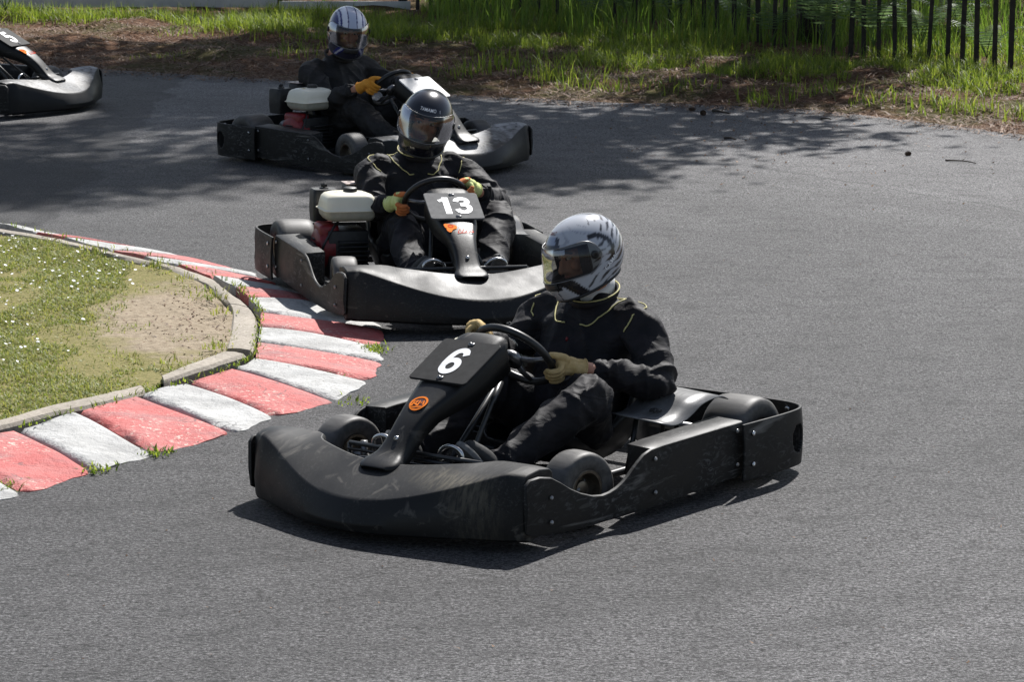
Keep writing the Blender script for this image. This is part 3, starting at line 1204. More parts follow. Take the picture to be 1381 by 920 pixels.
def build_kart():
    root = empty('go_kart', (0, 0, 0))
    build_nose(root)
    for s in (1, -1):
        build_pod(root, s)
    build_rear(root)
    build_fairing(root)
    build_steering(root)
    for x, y, r, wd, st in ((.40, .528, .132, .118, R(-9)), (.40, -.528, .132, .118, R(-9)), (-.585, .545, .150, .190, 0), (-.585, -.545, .150, .190, 0)):
        build_wheel(root, x, y, r, wd, st)
    build_seat(root)
    build_engine(root)
    build_chassis(root)
    return root


def child(root, name):
    return [o for o in COL.objects if o.parent is root and o.name.split('.')[0] == name]


KARTS = {'6': (0.0598, 11.1522, -2.23735), '13': (-.412, 15.06, -1.272), '3': (-.889, 20.13, -.822), '5': (-4.1105, 23.3041, -.43759)}
TEXT = {
    '6': 'nearest black kart with a white 6 on its tilted black number plate',
    '13': 'black kart running along the painted kerb with a 13 plate and cream fuel tank',
    '3': 'black kart behind the 13 kart, its plate painted white with glare beside a cream tank',
    '5': 'black kart cut off by the photo edge, with a white 5 on its plate'}
proto = build_kart()
kart = {}
for k, (x, y, yaw) in KARTS.items():
    kart[k] = proto if k == '6' else copy_tree(proto)
    kart[k].location = (x, y, 0)
    kart[k].rotation_euler = ({'6': R(.9), '13': R(-1.5)}.get(k, 0.0), 0, yaw)
    kart[k].location.z = {'6': -.003, '13': .014}.get(k, 0.0)
    tag(kart[k], TEXT[k], 'go-kart', KG)
M['plate_glare'] = simple('plate_glare', G(0.45), 0.55, vary=0.25, scale=9)  # sun glare on the third kart's plate, put into the base colour
for k in kart:
    pl = build_plate(kart[k], {'6': M['plate'], '13': M['plate_grey'], '5': M['plate'], '3': M['plate_glare']}[k])
    if k != '3':
        add_number(pl, k)
    else:
        pl['label'] = 'number plate with sun glare painted pale'


M['dusty_nose'] = mat_plastic('dusty_bumper_plastic', patch=(.865, .36, .075, .21))
for o in child(kart['6'], 'nose_bumper'):
    o.data = o.data.copy()
    o.data.materials[0] = M['dusty_nose']
# the two far karts carry noses with glare and scuffs coloured in along the top
M['worn'] = mat_plastic('glare_worn_plastic', base=0.03, scuff=0.36, rough=0.5, streak=(3, 3, 20), amount=0.40, dusty=(0.40, 0.39, 0.37), warp=1.2, top_only=True)
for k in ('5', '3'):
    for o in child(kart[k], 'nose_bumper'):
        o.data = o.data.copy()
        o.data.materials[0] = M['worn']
        o['label'] = 'nose bumper with scuffs and sun glare painted on top'


def on_fairing(x, y, h=.004):
    """height of the fairing's top face at x"""
    xs = [.44, .515, .575, .63, .685, .735, .775]
    zs = [.500, .457, .424, .393, .350, .302, .266]
    z = lerp(x, xs, zs)
    sl = (lerp(x + .02, xs, zs) - lerp(x - .02, xs, zs)) / .04
    n = Vector((-sl, 0, 1)).normalized()
    return Vector((x, y, z)) + n * (h + .003)


def fairing_patch(name, pts2, faces, mat, fairing, h=.004, c=(.60, 0), rot=0.0):
    V = []
    for u, v in pts2:
        uu, vv = u * math.cos(rot) - v * math.sin(rot), u * math.sin(rot) + v * math.cos(rot)
        V.append(on_fairing(c[0] - vv * .86, c[1] + uu, h))
    return mesh(name, V, faces, mat, fairing, False)


def ring2(r0, r1, n=32, sq=1.0):
    V = []
    for k in range(n):
        a = 2 * math.pi * k / n
        V += [(r0 * math.cos(a), r0 * sq * math.sin(a)), (r1 * math.cos(a), r1 * sq * math.sin(a))]
    return V, [(2 * k, 2 * k + 1, (2 * k + 3) % (2 * n), (2 * k + 2) % (2 * n)) for k in range(n)]


# steering set to the driver: reach on the third kart, a knocked, lower fairing on the 13
STEER = {'3': Vector((.075, 0, -.008)), '13': Vector((0, 0, -.016))}
for k, off in STEER.items():
    for nm in ('steering_wheel', 'steering_column') + (('steering_fairing', 'number_plate') if k == '3' else ()):
        for o in child(kart[k], nm):
            o.location = off
piv = Vector((.84, 0, .23))
for nm in ('steering_fairing', 'number_plate'):
    for o in child(kart['13'], nm):
        o.matrix_local = Matrix.Translation(piv + Vector((0, -.028, .004))) @ Euler((0, R(-4.5), R(-4.5))).to_matrix().to_4x4() @ Matrix.Translation(-piv)
# the round orange badge of the nearest kart
fa = child(kart['6'], 'steering_fairing')[0]
V, F = ring2(0.0, .036, 32)
fairing_patch('badge_back', V, F, M['emblem_dark'], fa, .0045, (.615, .002))
V, F = ring2(.028, .036, 32)
fairing_patch('badge_ring', V, F, M['emblem_orange'], fa, .0060, (.615, .002))
V, F = strokes2([[(-.024, -.014), (-.020, .010), (-.006, .012), (-.010, .001), (-.018, .0), (.0, -.012)], [(.0, -.014), (.003, .012), (.010, -.002), (.018, .012), (.022, -.012)], [(-.02, -.02), (.018, -.02)]], .0065)
fairing_patch('badge_letters', V, F, M['emblem_orange'], fa, .0065, (.615, .002), R(12))
# orange-red transfers on the 13 and 5 karts: a blot with a scribbled word
for k in ('13', '5'):
    fa = child(kart[k], 'steering_fairing')[0]
    rs = random.Random(5)
    V = [(0, 0)]
    for j in range(20):
        a = 2 * math.pi * j / 20
        rr_ = .027 * (1 + .25 * math.sin(3 * a + 1) + rs.uniform(-.12, .12))
        V.append((rr_ * math.cos(a), rr_ * 1.25 * math.sin(a)))
    F = [(0, 1 + j, 1 + (j + 1) % 20) for j in range(20)]
    fairing_patch('transfer', V, F, M['emblem_orange'], fa, .0050, (.570, -.050))
    V, F = ring2(.009, .014, 16)
    fairing_patch('transfer_eye', V, F, M['emblem_red'], fa, .0062, (.560, -.046))
    zz = [[(-.030 + .009 * i + (.003 if i % 2 else 0), (.012 if i % 2 else -.012) + .002 * math.sin(i * 2.1)) for i in range(9)], [(-.034, -.019), (.044, -.014)]]
    V, F = strokes2(zz, .0050)
    fairing_patch('transfer_word', V, F, M['emblem_red'], fa, .0055, (.595, .012))


# ================================================================== HELMETS
ZTOP = .143


def zbot(ph):
    return -.116 - .028 * math.cos(ph)


def hsurf(ph, z, off=0.0):
    """point of the shell at azimuth ph (0 = forwards) and height z"""
    c, s = math.cos(ph), math.sin(ph)
    if z >= 0:
        th = math.asin(min(1, z / ZTOP))
        k = math.cos(th) ** .92
    else:
        u = z / zbot(ph)
        k = 1 - .10 * u ** 2 - .05 * u ** 4
    a = .148 if c > 0 else .166
    chin = 0.0
    if c > 0:
        q = (z + .082) / .055
        chin = .026 * math.exp(-q * q) * c ** 3
    x = (a * k + chin) * math.copysign(abs(c) ** .96, c)
    if c < 0 and z < 0:
        x *= 1 - .12 * (z / zbot(ph)) ** 2
    if z > 0:
        x -= .012 * (z / ZTOP) ** 2
    y = .122 * k * math.copysign(abs(s) ** .94, s)
    p = Vector((x, y, z))
    if off:
        n = Vector((c / .15, s / .122, z / .14)).normalized()
        p += n * off
    return p


def frac(v):
    return v - math.floor(v)


def livery_silver(ph, z):
    a = abs(ph)
    silver = (.44, .455, .49)
    col = silver
    y = .122 * math.sin(a)
    q = a - R(78) - z * 2.2
    if q > 0 and z > -.115:
        st = math.sin(330 * (z * .75 - .05 * a) + 2.2 * math.sin(4 * a + 26 * z)) + .55 * math.sin(17 * a - 60 * z)
        k = min(1, q / .9) - max(0, z - .05) * 7
        if st > 1.18 - .62 * k:
            col = (.025, .026, .03)
        elif st > .80 - .75 * k:
            col = (.16, .165, .18)
    if z > .062 and R(26) < a < R(85) and z < .125:
        st = math.sin(95 * y + 5 * math.sin(42 * z + 1.5 * ph) + 60 * z)
        if st > .93:
            col = (.30, .31, .35)
    # dark sweep behind the visor pivot
    dx, dz = (a - R(88)) * .135, z - .012
    rr_ = math.hypot(dx, dz)
    if .052 < rr_ < .070 and dx > -.02 and dz > -.04:
        col = (.012, .012, .014)
    elif .070 < rr_ < .077 and dx > 0:
        col = (.42, .43, .46)
    # black lower flank, silver chin with a black zigzag
    if z < -.030:
        e = (a - R(34)) * .135 + (z + .10) * .85
        if .0 < e < .055 and a < R(120):
            col = (.014, .014, .016)
        if a < R(55):
            zz_ = .016 * math.sin(a * 14)
            if abs(z + .103 + zz_ - .25 * (a - .3)) < .008 and a > R(8):
                col = (.014, .014, .016)
    if a < R(27) and -.095 < z < -.048:
        col = (.015, .015, .017)
    # brow vent
    if .050 < z < .098 - .010 * (a / R(30)) ** 2 and a < R(30) - (z - .05) * 2.2:
        col = (.02, .024, .04) if (z < .070 or a > R(19) - (z - .05) * 1.6) else (.24, .29, .40)
    return col


def livery_black(ph, z):
    return (.007, .008, .014)


def livery_blue(ph, z):
    p = hsurf(ph, max(z, 0.001))
    y = abs(p.y)
    if z > .035:
        if y < .024:
            return (.42, .46, .58)
        if y < .030:
            return (.03, .03, .11)
        if y < .062 and p.x > -.05:
            return (.68, .70, .78)
        if y < .072:
            return (.025, .03, .14)
        if y < .082:
            return (.40, .42, .55)
        return (.02, .025, .12)
    a = abs(ph)
    e = (a - R(30)) * .135 + (z + .10) * 1.0
    if 0.012 < e < .028 and z < -.03:
        return (.42, .43, .50)
    if 0 < e < .05 and z < -.03:
        return (.02, .022, .15)
    if a > R(100):
        return (.20, .21, .26) if frac(z * 22 + a * 1.5) < .35 else (.02, .024, .11)
    return (.03, .03, .05)


NPH = 132


def build_helmet(parent, mtx, livery, texts=(), visor_strip=False):
    rows = [(-1, u) for u in np.linspace(1, 0, 34)[:-1]] + [(1, th) for th in np.linspace(0, 1, 36)]
    V, C = [], []
    m = len(rows)
    for side, q in rows:
        for j in range(NPH):
            ph = -math.pi + 2 * math.pi * j / NPH
            z = zbot(ph) * q if side < 0 else ZTOP * math.sin(q * math.pi / 2 * .995)
            V.append(hsurf(ph, z))
            C.append(livery(ph, z))
    F = []
    lo_u, hi_t = .40, .235
    jlim = R(76)
    for i in range(m - 1):
        sa, qa = rows[i]
        sb, qb = rows[i + 1]
        mid_in = (sa < 0 and qa <= lo_u) or (sb > 0 and sa > 0 and qb <= hi_t) or (sa < 0 and sb > 0)
        for j in range(NPH):
            k = (j + 1) % NPH
            ph = -math.pi + 2 * math.pi * (j + .5) / NPH
            if mid_in and abs(ph) < jlim:
                continue
            F.append((i * NPH + j, i * NPH + k, (i + 1) * NPH + k, (i + 1) * NPH + j))
    F.append(tuple((m - 1) * NPH + j for j in range(NPH)))
    me = bpy.data.meshes.new('helmet')
    me.from_pydata([tuple(v) for v in V], [], F)
    ca = me.color_attributes.new('livery', 'FLOAT_COLOR', 'POINT')
    ca.data.foreach_set('color', np.array([(*c, 1) for c in C], np.float32).ravel())
    me.materials.append(M['shell'])
    me.polygons.foreach_set('use_smooth', [True] * len(me.polygons))
    o = link(bpy.data.objects.new('helmet', me), parent)
    o.matrix_local = mtx
    # lining: a darker inner shell
    V = []
    lr = list(np.linspace(-.97, 0, 12)[:-1]) + list(np.linspace(0, .99, 12))
    for q in lr:
        for j in range(60):
            ph = -math.pi + 2 * math.pi * j / 60
            z = zbot(ph) * -q if q < 0 else ZTOP * math.sin(q * math.pi / 2)
            p = hsurf(ph, z)
            V.append(Vector((p.x * .90, p.y * .90, p.z * .93)))
    F = []
    for i in range(len(lr) - 1):
        for j in range(60):
            k = (j + 1) % 60
            ph = abs(-math.pi + 2 * math.pi * (j + .5) / 60)
            zc = (V[i * 60 + j].z + V[(i + 1) * 60 + j].z) / 2
            if ph < R(58) and -.062 < zc < .05:
                continue
            F.append((i * 60 + j, i * 60 + k, (i + 1) * 60 + k, (i + 1) * 60 + j))
    mesh('lining', V, F, M['lining'], o)
    # rubber trims round the eye port and the lower edge
    zl = lambda ph: zbot(ph) * lo_u
    zh = ZTOP * math.sin(hi_t * math.pi / 2)
    ring = [hsurf(p, zl(p), .001) for p in np.linspace(-jlim, jlim, 30)] + [hsurf(jlim, z, .001) for z in np.linspace(zl(jlim), zh, 6)[1:-1]] + [hsurf(p, zh, .001) for p in np.linspace(jlim, -jlim, 30)] + [hsurf(-jlim, z, .001) for z in np.linspace(zh, zl(jlim), 6)[1:-1]]
    P = [tube(ring, .0042, 6, False, True), tube([hsurf(p, zbot(p) * .995) for p in np.linspace(-math.pi, math.pi, 61)[:-1]], .006, 8, False, True)]
    V, F = join(*P)
    mesh('rubber_trim', V, F, M['gasket'], o)
    # visor: a curved clear sheet with rounded ends
    secs = []
    for p in np.linspace(-R(93), R(93), 49):
        e = max(0, (abs(p) - R(66)) / R(27))
        h = math.sqrt(max(0.0, 1 - e * e)) if e > 0 else 1
        up, dn = .058, -.064
        c = (up + dn) / 2 + .010 * smooth01(abs(p) / R(90))
        hh = (up - dn) / 2 * max(h, .12)
        secs.append([hsurf(p, c + hh * v, .0075) for v in np.linspace(-1, 1, 13)])
    V, F = loft(secs, False, False)
    vz = mesh('visor', V, F, M['visor'], o)
    edge = [s_[0] for s_ in secs] + [secs[-1][i] for i in range(1, 12)] + [s_[-1] for s_ in reversed(secs)] + [secs[0][i] for i in range(11, 0, -1)]
    V, F = tube(edge, .0017, 5, False, True)
    mesh('visor_edge', V, F, M['steel'], vz)
    if visor_strip:
        secs = [[hsurf(p, z, .0088) for z in np.linspace(.036, .053, 4)] for p in np.linspace(-R(60), R(40), 30)]
        V, F = loft(secs, False, False)
        mesh('visor_strip', V, F, M['visor_pale'], vz)
    # pivots
    for s in (1, -1):
        p = hsurf(s * R(84), .008, .009)
        q = Vector((.12 * s * 0, s, 0)).to_track_quat('Z', 'Y').to_matrix()
        b = lathe([(0, .004), (.012, .004), (.016, .001), (.016, -.004), (0, -.004)], 'Z', 20)
        mesh('visor_pivot', [q @ Vector(v) + p for v in b[0]], b[1], M['gasket'], vz)
    # chin vent
    secs = [[hsurf(p, z, .0025) for z in np.linspace(-.092, -.066, 5)] for p in np.linspace(-R(20), R(20), 15)]
    V, F = loft(secs, False, False)
    cv = mesh('chin_vent', V, F, M['gasket'], o)
    mod_solid(cv, .004)
    P = []
    for z in (-.086, -.079, -.072):
        P.append(tube([hsurf(p, z, .0055) for p in np.linspace(-R(18), R(18), 12)], .0013, 5))
    V, F = join(*P)
    mesh('vent_slats', V, F, M['plate_grey'], cv)
    # writing laid round the shell: (text, size, azimuth, height, slant, material)
    for txt, size, ph0, z0, slant, mt in texts:
        TV, TF = text_mesh(txt, size, size * .012)
        V = []
        for v in TV:
            u, h = v.x * math.cos(slant) - v.y * math.sin(slant), v.x * math.sin(slant) + v.y * math.cos(slant)
            V.append(hsurf(ph0 + u / .125, z0 + h, .0022))
        mesh('lettering', V, TF, mt, o, False)
    return o


M['visor_pale'] = mat_visor('visor_pale_strip', (0.62, 0.66, 0.74), 0.16)


# ================================================================== DRIVERS
def limb(pts, rad, n=14, flat=1.0):
    P = spline(pts, 4)
    rr_ = [v.x for v in spline([(r, 0, 0) for r in rad], 4)]
    V, F = tube(P, rr_, n, True, False, flat)
    a = ellipsoid(P[0], (rr_[0],) * 3, 10, 6)
    b = ellipsoid(P[-1], (rr_[-1],) * 3, 10, 6)
    return join((V, F), a, b)


def torso(secs):
    """secs: centre, half width, half depth, back tilt"""
    out = []
    for c, hw, hd, tilt in secs:
        ring = []
        for k in range(20):
            a = 2 * math.pi * k / 20
            u = math.copysign(abs(math.cos(a)) ** .8, math.cos(a)) * hw
            v = math.copysign(abs(math.sin(a)) ** .85, math.sin(a)) * hd
            ring.append(Vector(c) + Vector((v * math.cos(tilt), u, v * math.sin(tilt))))
        out.append(ring)
    V, F = loft(out)
    return V, F


def remeshed(name, parts, mat, parent, voxel, smooth=3, disp=None):
    V, F = join(*parts)
    o = mesh(name, V, F, mat, parent)
    bmx = bmesh.new()
    bmx.from_mesh(o.data)
    bmesh.ops.recalc_face_normals(bmx, faces=bmx.faces)
    bmx.to_mesh(o.data)
    bmx.free()
    m = o.modifiers.new('r', 'REMESH')
    m.mode = 'VOXEL'
    m.voxel_size = voxel
    m.use_smooth_shade = True
    if smooth:
        k = o.modifiers.new('k', 'SMOOTH')
        k.factor = .5
        k.iterations = smooth
    for size, strength, kind in (disp or ()):
        tx = bpy.data.textures.new('folds', kind)
        tx.noise_scale = size
        if kind == 'DISTORTED_NOISE':
            tx.distortion = 1.6
        d = o.modifiers.new('d', 'DISPLACE')
        d.texture = tx
        d.texture_coords = 'LOCAL'
        d.strength = strength
        d.mid_level = .5
    return o


def drape(o, limbs, seed):
    """turn the suit into plain mesh and press cloth folds into it: creases ringing the bent joints,
    long pulls along the limbs and slack folds across the waist"""
    bpy.context.view_layer.update()
    dg = bpy.context.evaluated_depsgraph_get()
    me = bpy.data.meshes.new_from_object(o.evaluated_get(dg))
    o.modifiers.clear()
    o.data = me
    n = len(me.vertices)
    co = np.empty(n * 3, np.float32)
    me.vertices.foreach_get('co', co)
    co = co.reshape(-1, 3).astype(np.float64)
    no = np.empty(n * 3, np.float32)
    me.vertices.foreach_get('normal', no)
    no = no.reshape(-1, 3).astype(np.float64)
    best = np.full(n, 9.0)
    disp = np.zeros(n)
    g = np.random.default_rng(seed)

    def wob(k, ph):
        q = co * k
        return np.sin(q[:, 0] + 1.7 * np.sin(q[:, 1] * .8 + ph)) + np.sin(q[:, 2] * 1.1 + ph + 1.3 * np.sin(q[:, 0] * .7))

    def ridge(x, sharp=1.6):
        return (1 - np.abs(np.sin(x))) ** sharp * 2 - .75

    # trunk: slack folds across belly and pulls from the shoulders
    tr_ = .0075 * ridge(co[:, 2] * 34 + co[:, 0] * 16 + 1.1 * wob(11, seed) + 6 * np.abs(co[:, 1])) * np.exp(-((co[:, 2] - .30) / .11) ** 2)
    tr_ += .0055 * ridge(co[:, 1] * 26 + 14 * co[:, 2] * np.sign(co[:, 1]) + 1.2 * wob(9, seed + 2), 1.3) * np.exp(-((co[:, 2] - .50) / .10) ** 2)
    disp[:] = tr_
    best[:] = .155
    for pts, s, r in limbs:
        P = [np.array(q) for q in pts]
        cum = 0.0
        La = np.linalg.norm(P[1] - P[0])
        for a, b in ((P[0], P[1]), (P[1], P[2])):
            d = b - a
            L = np.linalg.norm(d)
            u = np.clip(((co - a) @ d) / (L * L), 0, 1)
            rel = co - (a + u[:, None] * d)
            dist = np.linalg.norm(rel, axis=1)
            t = cum + u * L
            ax = d / L
            e1 = np.cross(ax, [0.3, 1, .2])
            e1 /= np.linalg.norm(e1)
            e2 = np.cross(ax, e1)
            th = np.arctan2(rel @ e2, rel @ e1)
            near = t - La
            ph = g.uniform(0, 6)
            f = .0085 * ridge(near * 62 + 1.1 * np.sin(th + ph) + .9 * wob(10, ph)) * np.exp(-(near / .085) ** 2)
            f += .0065 * ridge(near * 22 + 1.6 * th * s + 1.0 * wob(7, ph + 1), 1.3) * (1 - .6 * np.exp(-(near / .07) ** 2))
            f += .0060 * ridge(t * 75 + .8 * np.sin(2 * th + ph) + .8 * wob(12, ph)) * np.exp(-((t - La - np.linalg.norm(P[2] - P[1])) / .06) ** 2)
            m_ = dist < best
            k = np.clip((best - dist) / .03, 0, 1)
            disp[m_] = (disp * (1 - k) + f * k)[m_]
            best = np.where(m_, dist, best)
            cum += L
    co += no * disp[:, None]
    me.vertices.foreach_set('co', co.astype(np.float32).ravel())
    me.update()
    me.polygons.foreach_set('use_smooth', [True] * len(me.polygons))
    if not me.materials:
        me.materials.append(M['suit'])
    k = o.modifiers.new('k', 'SMOOTH')
    k.factor = .5
    k.iterations = 1


def rim_point(th, off):
    d = Vector((0, 1, 0)) * math.cos(th) + WU * math.sin(th)
    return WC + off + d * WR, d, (-Vector((0, 1, 0)) * math.sin(th) + WU * math.cos(th))


def hand(side, th, elbow, off):
    """a gloved fist closed round the rim; returns parts and the wrist point"""
    c, e, t = rim_point(th, off)
    n = WN
    if side < 0:
        t = -t                       # t points to the thumb end (up the wheel)
    ctr = c + e * .022 + n * .030
    wr = ctr + (elbow - ctr).normalized() * .066
    palm = []
    fingers = []
    # palm: flattened block from wrist to knuckles
    mid = (ctr + wr) / 2
    ax = (ctr - wr).normalized()
    palm.append(limb([wr, wr.lerp(ctr, .55) + n * .004, ctr + e * .010], [.030, .036, .034], 12))
    for k in range(-1, 2):
        palm.append(ellipsoid(ctr + t * (k * .024) + e * .006, (.024, .024, .024), 10, 8))
    tips = []
    # fingers: arcs about the rim, knuckle outside, tips tucked towards the palm
    ln = [.92, 1.0, .95, .80]
    for i in range(4):
        o = (1.5 - i) * .0225
        pts = []
        r = .031
        a1 = 205 * ln[i]
        for a in np.linspace(25, a1, 7):
            q = R(a)
            kn = .006 * math.exp(-((a - 95) / 25) ** 2)
            pts.append(c + t * (o + .004 * (a - 90) / 90 * (1.5 - i) * -.3) + (n * math.cos(q) + e * math.sin(q)) * (r + kn))
        tips.append(limb(pts[3:], [.0126, .0120, .0114, .0102], 10))
        fingers.append(limb(pts, [.0125, .0122, .0118, .0112, .0108, .0102, .0092], 10))
    # thumb leaves the side of the palm and lies along the rim on the driver's side
    b = ctr + t * .030 - ax * .020
    fingers.append(limb([b, b + t * .020 + n * .004 + ax * .006, c + t * .062 + n * .022 - e * .004, c + t * .074 + n * .004 - e * .020], [.016, .0145, .0125, .0105], 10))
    tips.append(limb([b + t * .020 + n * .004 + ax * .006, c + t * .062 + n * .022 - e * .004, c + t * .074 + n * .004 - e * .020], [.0152, .0134, .0116], 10))
    return palm, fingers, wr, ctr, tips


def build_driver(root, p):
    """everything in the kart's frame, moved with the kart's own placement"""
    W = root.matrix_world.copy()
    hd = Vector(p['head'])
    hm = Matrix.Translation(hd) @ Euler((0, 0, p['yaw']), 'XYZ').to_matrix().to_4x4() @ Euler((0, p['pitch'], 0)).to_matrix().to_4x4() @ Euler((p['roll'], 0, 0)).to_matrix().to_4x4()
    lean = p.get('lean', 0.0)
    nb = Vector((-.415, .01 + lean, .650))
    sh = {s: Vector((-.400, s * .195 + lean, .580)) for s in (1, -1)}
    el = {1: Vector(p['elbow_l']), -1: Vector(p['elbow_r'])}
    hands = {s: hand(s, R(p['hand_l'] if s > 0 else p['hand_r']), el[s], p.get('off', Vector((0, 0, 0)))) for s in (1, -1)}
    # ---- body: head with face, neck, trunk, arms down to the wrists; one surface
    parts = []
    tr = lambda part: ([hm @ Vector(v) for v in part[0]], part[1])
    parts.append(tr(ellipsoid((-.015, 0, .035), (.098, .076, .095), 20, 14)))
    parts.append(tr(ellipsoid((.02, 0, -.045), (.070, .060, .075), 18, 12)))
    parts.append(tr(ellipsoid((.060, 0, -.088), (.030, .028, .022), 12, 8)))
    parts.append(tr(limb([(.078, 0, .006), (.094, 0, -.020), (.104, 0, -.040)], [.009, .011, .013], 10)))
    parts.append(tr(ellipsoid((.090, .011, -.044), (.012, .009, .008), 10, 6)))
    parts.append(tr(ellipsoid((.090, -.011, -.044), (.012, .009, .008), 10, 6)))
    parts.append(tr(limb([(.060, .050, .022), (.078, .028, .026), (.080, 0, .022), (.078, -.028, .026), (.060, -.050, .022)], [.010, .012, .012, .012, .010], 10)))
    for s in (1, -1):
        parts.append(tr(ellipsoid((.058, s * .042, -.025), (.024, .020, .022), 12, 8)))
        parts.append(tr(ellipsoid((-.01, s * .078, -.01), (.018, .010, .028), 10, 8)))
    parts.append(limb([nb + Vector((-.01, 0, -.05)), nb + Vector((.01, 0, .03)), hm @ Vector((-.035, 0, -.06))], [.064, .060, .062], 14))
    parts.append(torso([((-.26, 0, .13), .13, .09, .2), ((-.31, .3 * lean, .30), .13, .09, .35), ((-.375, .7 * lean, .47), .15, .09, .40), ((-.41, lean, .58), .13, .07, .40), ((-.415, lean, .64), .06, .05, .40)]))
    for s in (1, -1):
        wr = hands[s][2]
        parts.append(limb([sh[s], sh[s].lerp(el[s], .5), el[s], el[s].lerp(wr, .5), wr], [.05, .042, .038, .036, .028], 12))
    person = remeshed('person', parts, M['skin'], None, .0055, 2)
    person.matrix_world = W
    tag(person, p['label'], 'person', 'kart drivers in dark suits and full-face helmets')
    # face details
    for s in (1, -1):
        ev = tr(ellipsoid((.076, s * .031, .006), (.012, .0135, .0062), 14, 10))
        e = mesh('eye', ev[0], ev[1], M['eye_white'], person)
        iv = tr(ellipsoid((.0865, s * .031 - .002, .005), (.004, .0060, .0060), 12, 8))
        mesh('iris', iv[0], iv[1], M['eye_dark'], e)
    br = (tr(limb([(.070, .052, .024), (.088, .032, .031), (.090, .014, .026)], [.0035, .005, .004], 8)), tr(limb([(.070, -.052, .024), (.088, -.032, .031), (.090, -.014, .026)], [.0035, .005, .004], 8)))
    pieces('eyebrow', br, M['hair'], person)
    lp = join(tr(limb([(.070, .024, -.070), (.086, .008, -.066), (.086, -.008, -.066), (.070, -.024, -.070)], [.003, .0055, .0055, .003], 8)), tr(limb([(.070, .022, -.073), (.085, .0, -.077), (.070, -.022, -.073)], [.003, .006, .003], 8)))
    mesh('mouth', lp[0], lp[1], M['lip'], person)
    # ---- suit
    sm = p.get('suit', M['suit'])
    parts = [torso([((-.20, 0, .10), .165, .125, .1), ((-.255, 0, .19), .180, .135, .25), ((-.30, .3 * lean, .32), .180, .130, .35), ((-.36, .6 * lean, .45), .195, .128, .40), ((-.395, .9 * lean, .54), .205, .116, .42), ((-.41, lean, .602), .170, .086, .42), ((-.418, lean, .640), .105, .072, .42), ((-.415, lean, .662), .080, .066, .42)])]
    limbs = []
    for s in (1, -1):
        c, wr = hands[s][3], hands[s][2]
        cuff = el[s].lerp(wr, .74)
        parts.append(limb([sh[s] + Vector((0, -s * .03, .0)), sh[s] + Vector((.0, s * .03, -.03)), sh[s].lerp(el[s], .5) + Vector((0, s * .012, .004)), el[s], el[s].lerp(wr, .38), el[s].lerp(wr, .64), cuff], [.074, .082, .077, .072, .063, .055, .044], 16))
        kn = Vector(p['knee_l'] if s > 0 else p['knee_r'])
        an = Vector(p['ankle_l'] if s > 0 else p['ankle_r'])
        hip = Vector((-.20, s * .10, .185))
        limbs.append(((sh[s], el[s], cuff), s, .075))
        limbs.append(((hip, kn + Vector((-.01, 0, -.05)), an), s, .090))
        parts.append(limb([hip, hip.lerp(kn, .5) + Vector((0, 0, .012)), kn + Vector((-.012, 0, -.055)), kn.lerp(an, .38) + Vector((-.02, 0, -.03)), kn.lerp(an, .75) + Vector((-.01, 0, -.015)), an], [.112, .104, .086, .080, .070, .060], 16))
    suit = remeshed('racing_suit', parts, sm, person, .0075, 4, ((.13, .026, 'CLOUDS'),))
    drape(suit, limbs, p.get('seed', 1))
    # cuffs, collar
    P = []
    for s in (1, -1):
        wr = hands[s][2]
        a, b = el[s].lerp(wr, .67), el[s].lerp(wr, .78)
        P.append(tube([a, a.lerp(b, .2), b, b + (b - a) * .02], [.046, .049, .044, .034], 18))
    pieces('cuff', P, sm, suit)
    cup = Vector((.30, 0, 1)).normalized()
    ring = []
    cc = nb + Vector((.004, 0, .004))
    for k in range(28):
        a = 2 * math.pi * k / 28
        r = .087 + .012 * math.cos(a)
        base = cc + Vector((math.cos(a) * r * 1.02, math.sin(a) * r * 1.05, -.012 - .030 * math.cos(a)))
        ring.append([base, base + Vector((math.cos(a) * .006, math.sin(a) * .006, .012)), base + Vector((math.cos(a) * .004, math.sin(a) * .004, .026)), base + Vector((-math.cos(a) * .004, -math.sin(a) * .004, .025)), base + Vector((-math.cos(a) * .008, -math.sin(a) * .008, .0))])
    ring.append(ring[0])
    V, F = loft(ring, True, False)
    cl = mesh('collar', V, F, sm, suit)
    if p.get('shirt'):
        ring = []
        for k in range(28):
            a = 2 * math.pi * k / 28
            r = .073
            base = cc + Vector((math.cos(a) * r, math.sin(a) * r, .0 - .02 * math.cos(a)))
            ring.append([base, base + Vector((-math.cos(a) * .003, -math.sin(a) * .003, .055 - .018 * math.cos(a))), base + Vector((-math.cos(a) * .008, -math.sin(a) * .008, .054 - .018 * math.cos(a))), base + Vector((-math.cos(a) * .012, -math.sin(a) * .012, 0))])
        ring.append(ring[0])
        V, F = loft(ring, True, False)
        mesh('shirt_collar', V, F, M['white_cloth'], person)
    if p.get('piping'):
        bpy.context.view_layer.update()
        dg = bpy.context.evaluated_depsgraph_get()
        ev = suit.evaluated_get(dg)
        me = ev.to_mesh()
        bv = BVHTree.FromPolygons([v.co.copy() for v in me.vertices], [tuple(q.vertices) for q in me.polygons])
        ev.to_mesh_clear()
        P = []
        lines = []
        for s in (1, -1):
            # along the top of the shoulder, then down in front and behind
            lines.append([(-.46, s * .115 + lean, .66), (-.45, s * .165 + lean, .650), (-.415, s * .225 + lean, .625), (-.36, s * .235 + lean, .580), (-.32, s * .215 + lean, .54)])
            lines.append([(-.49, s * .07 + lean, .665), (-.46, s * .12 + lean, .665), (-.40, s * .135 + lean, .635), (-.33, s * .105 + lean, .590), (-.29, s * .070 + lean, .555), (-.28, s * .035 + lean, .56)])
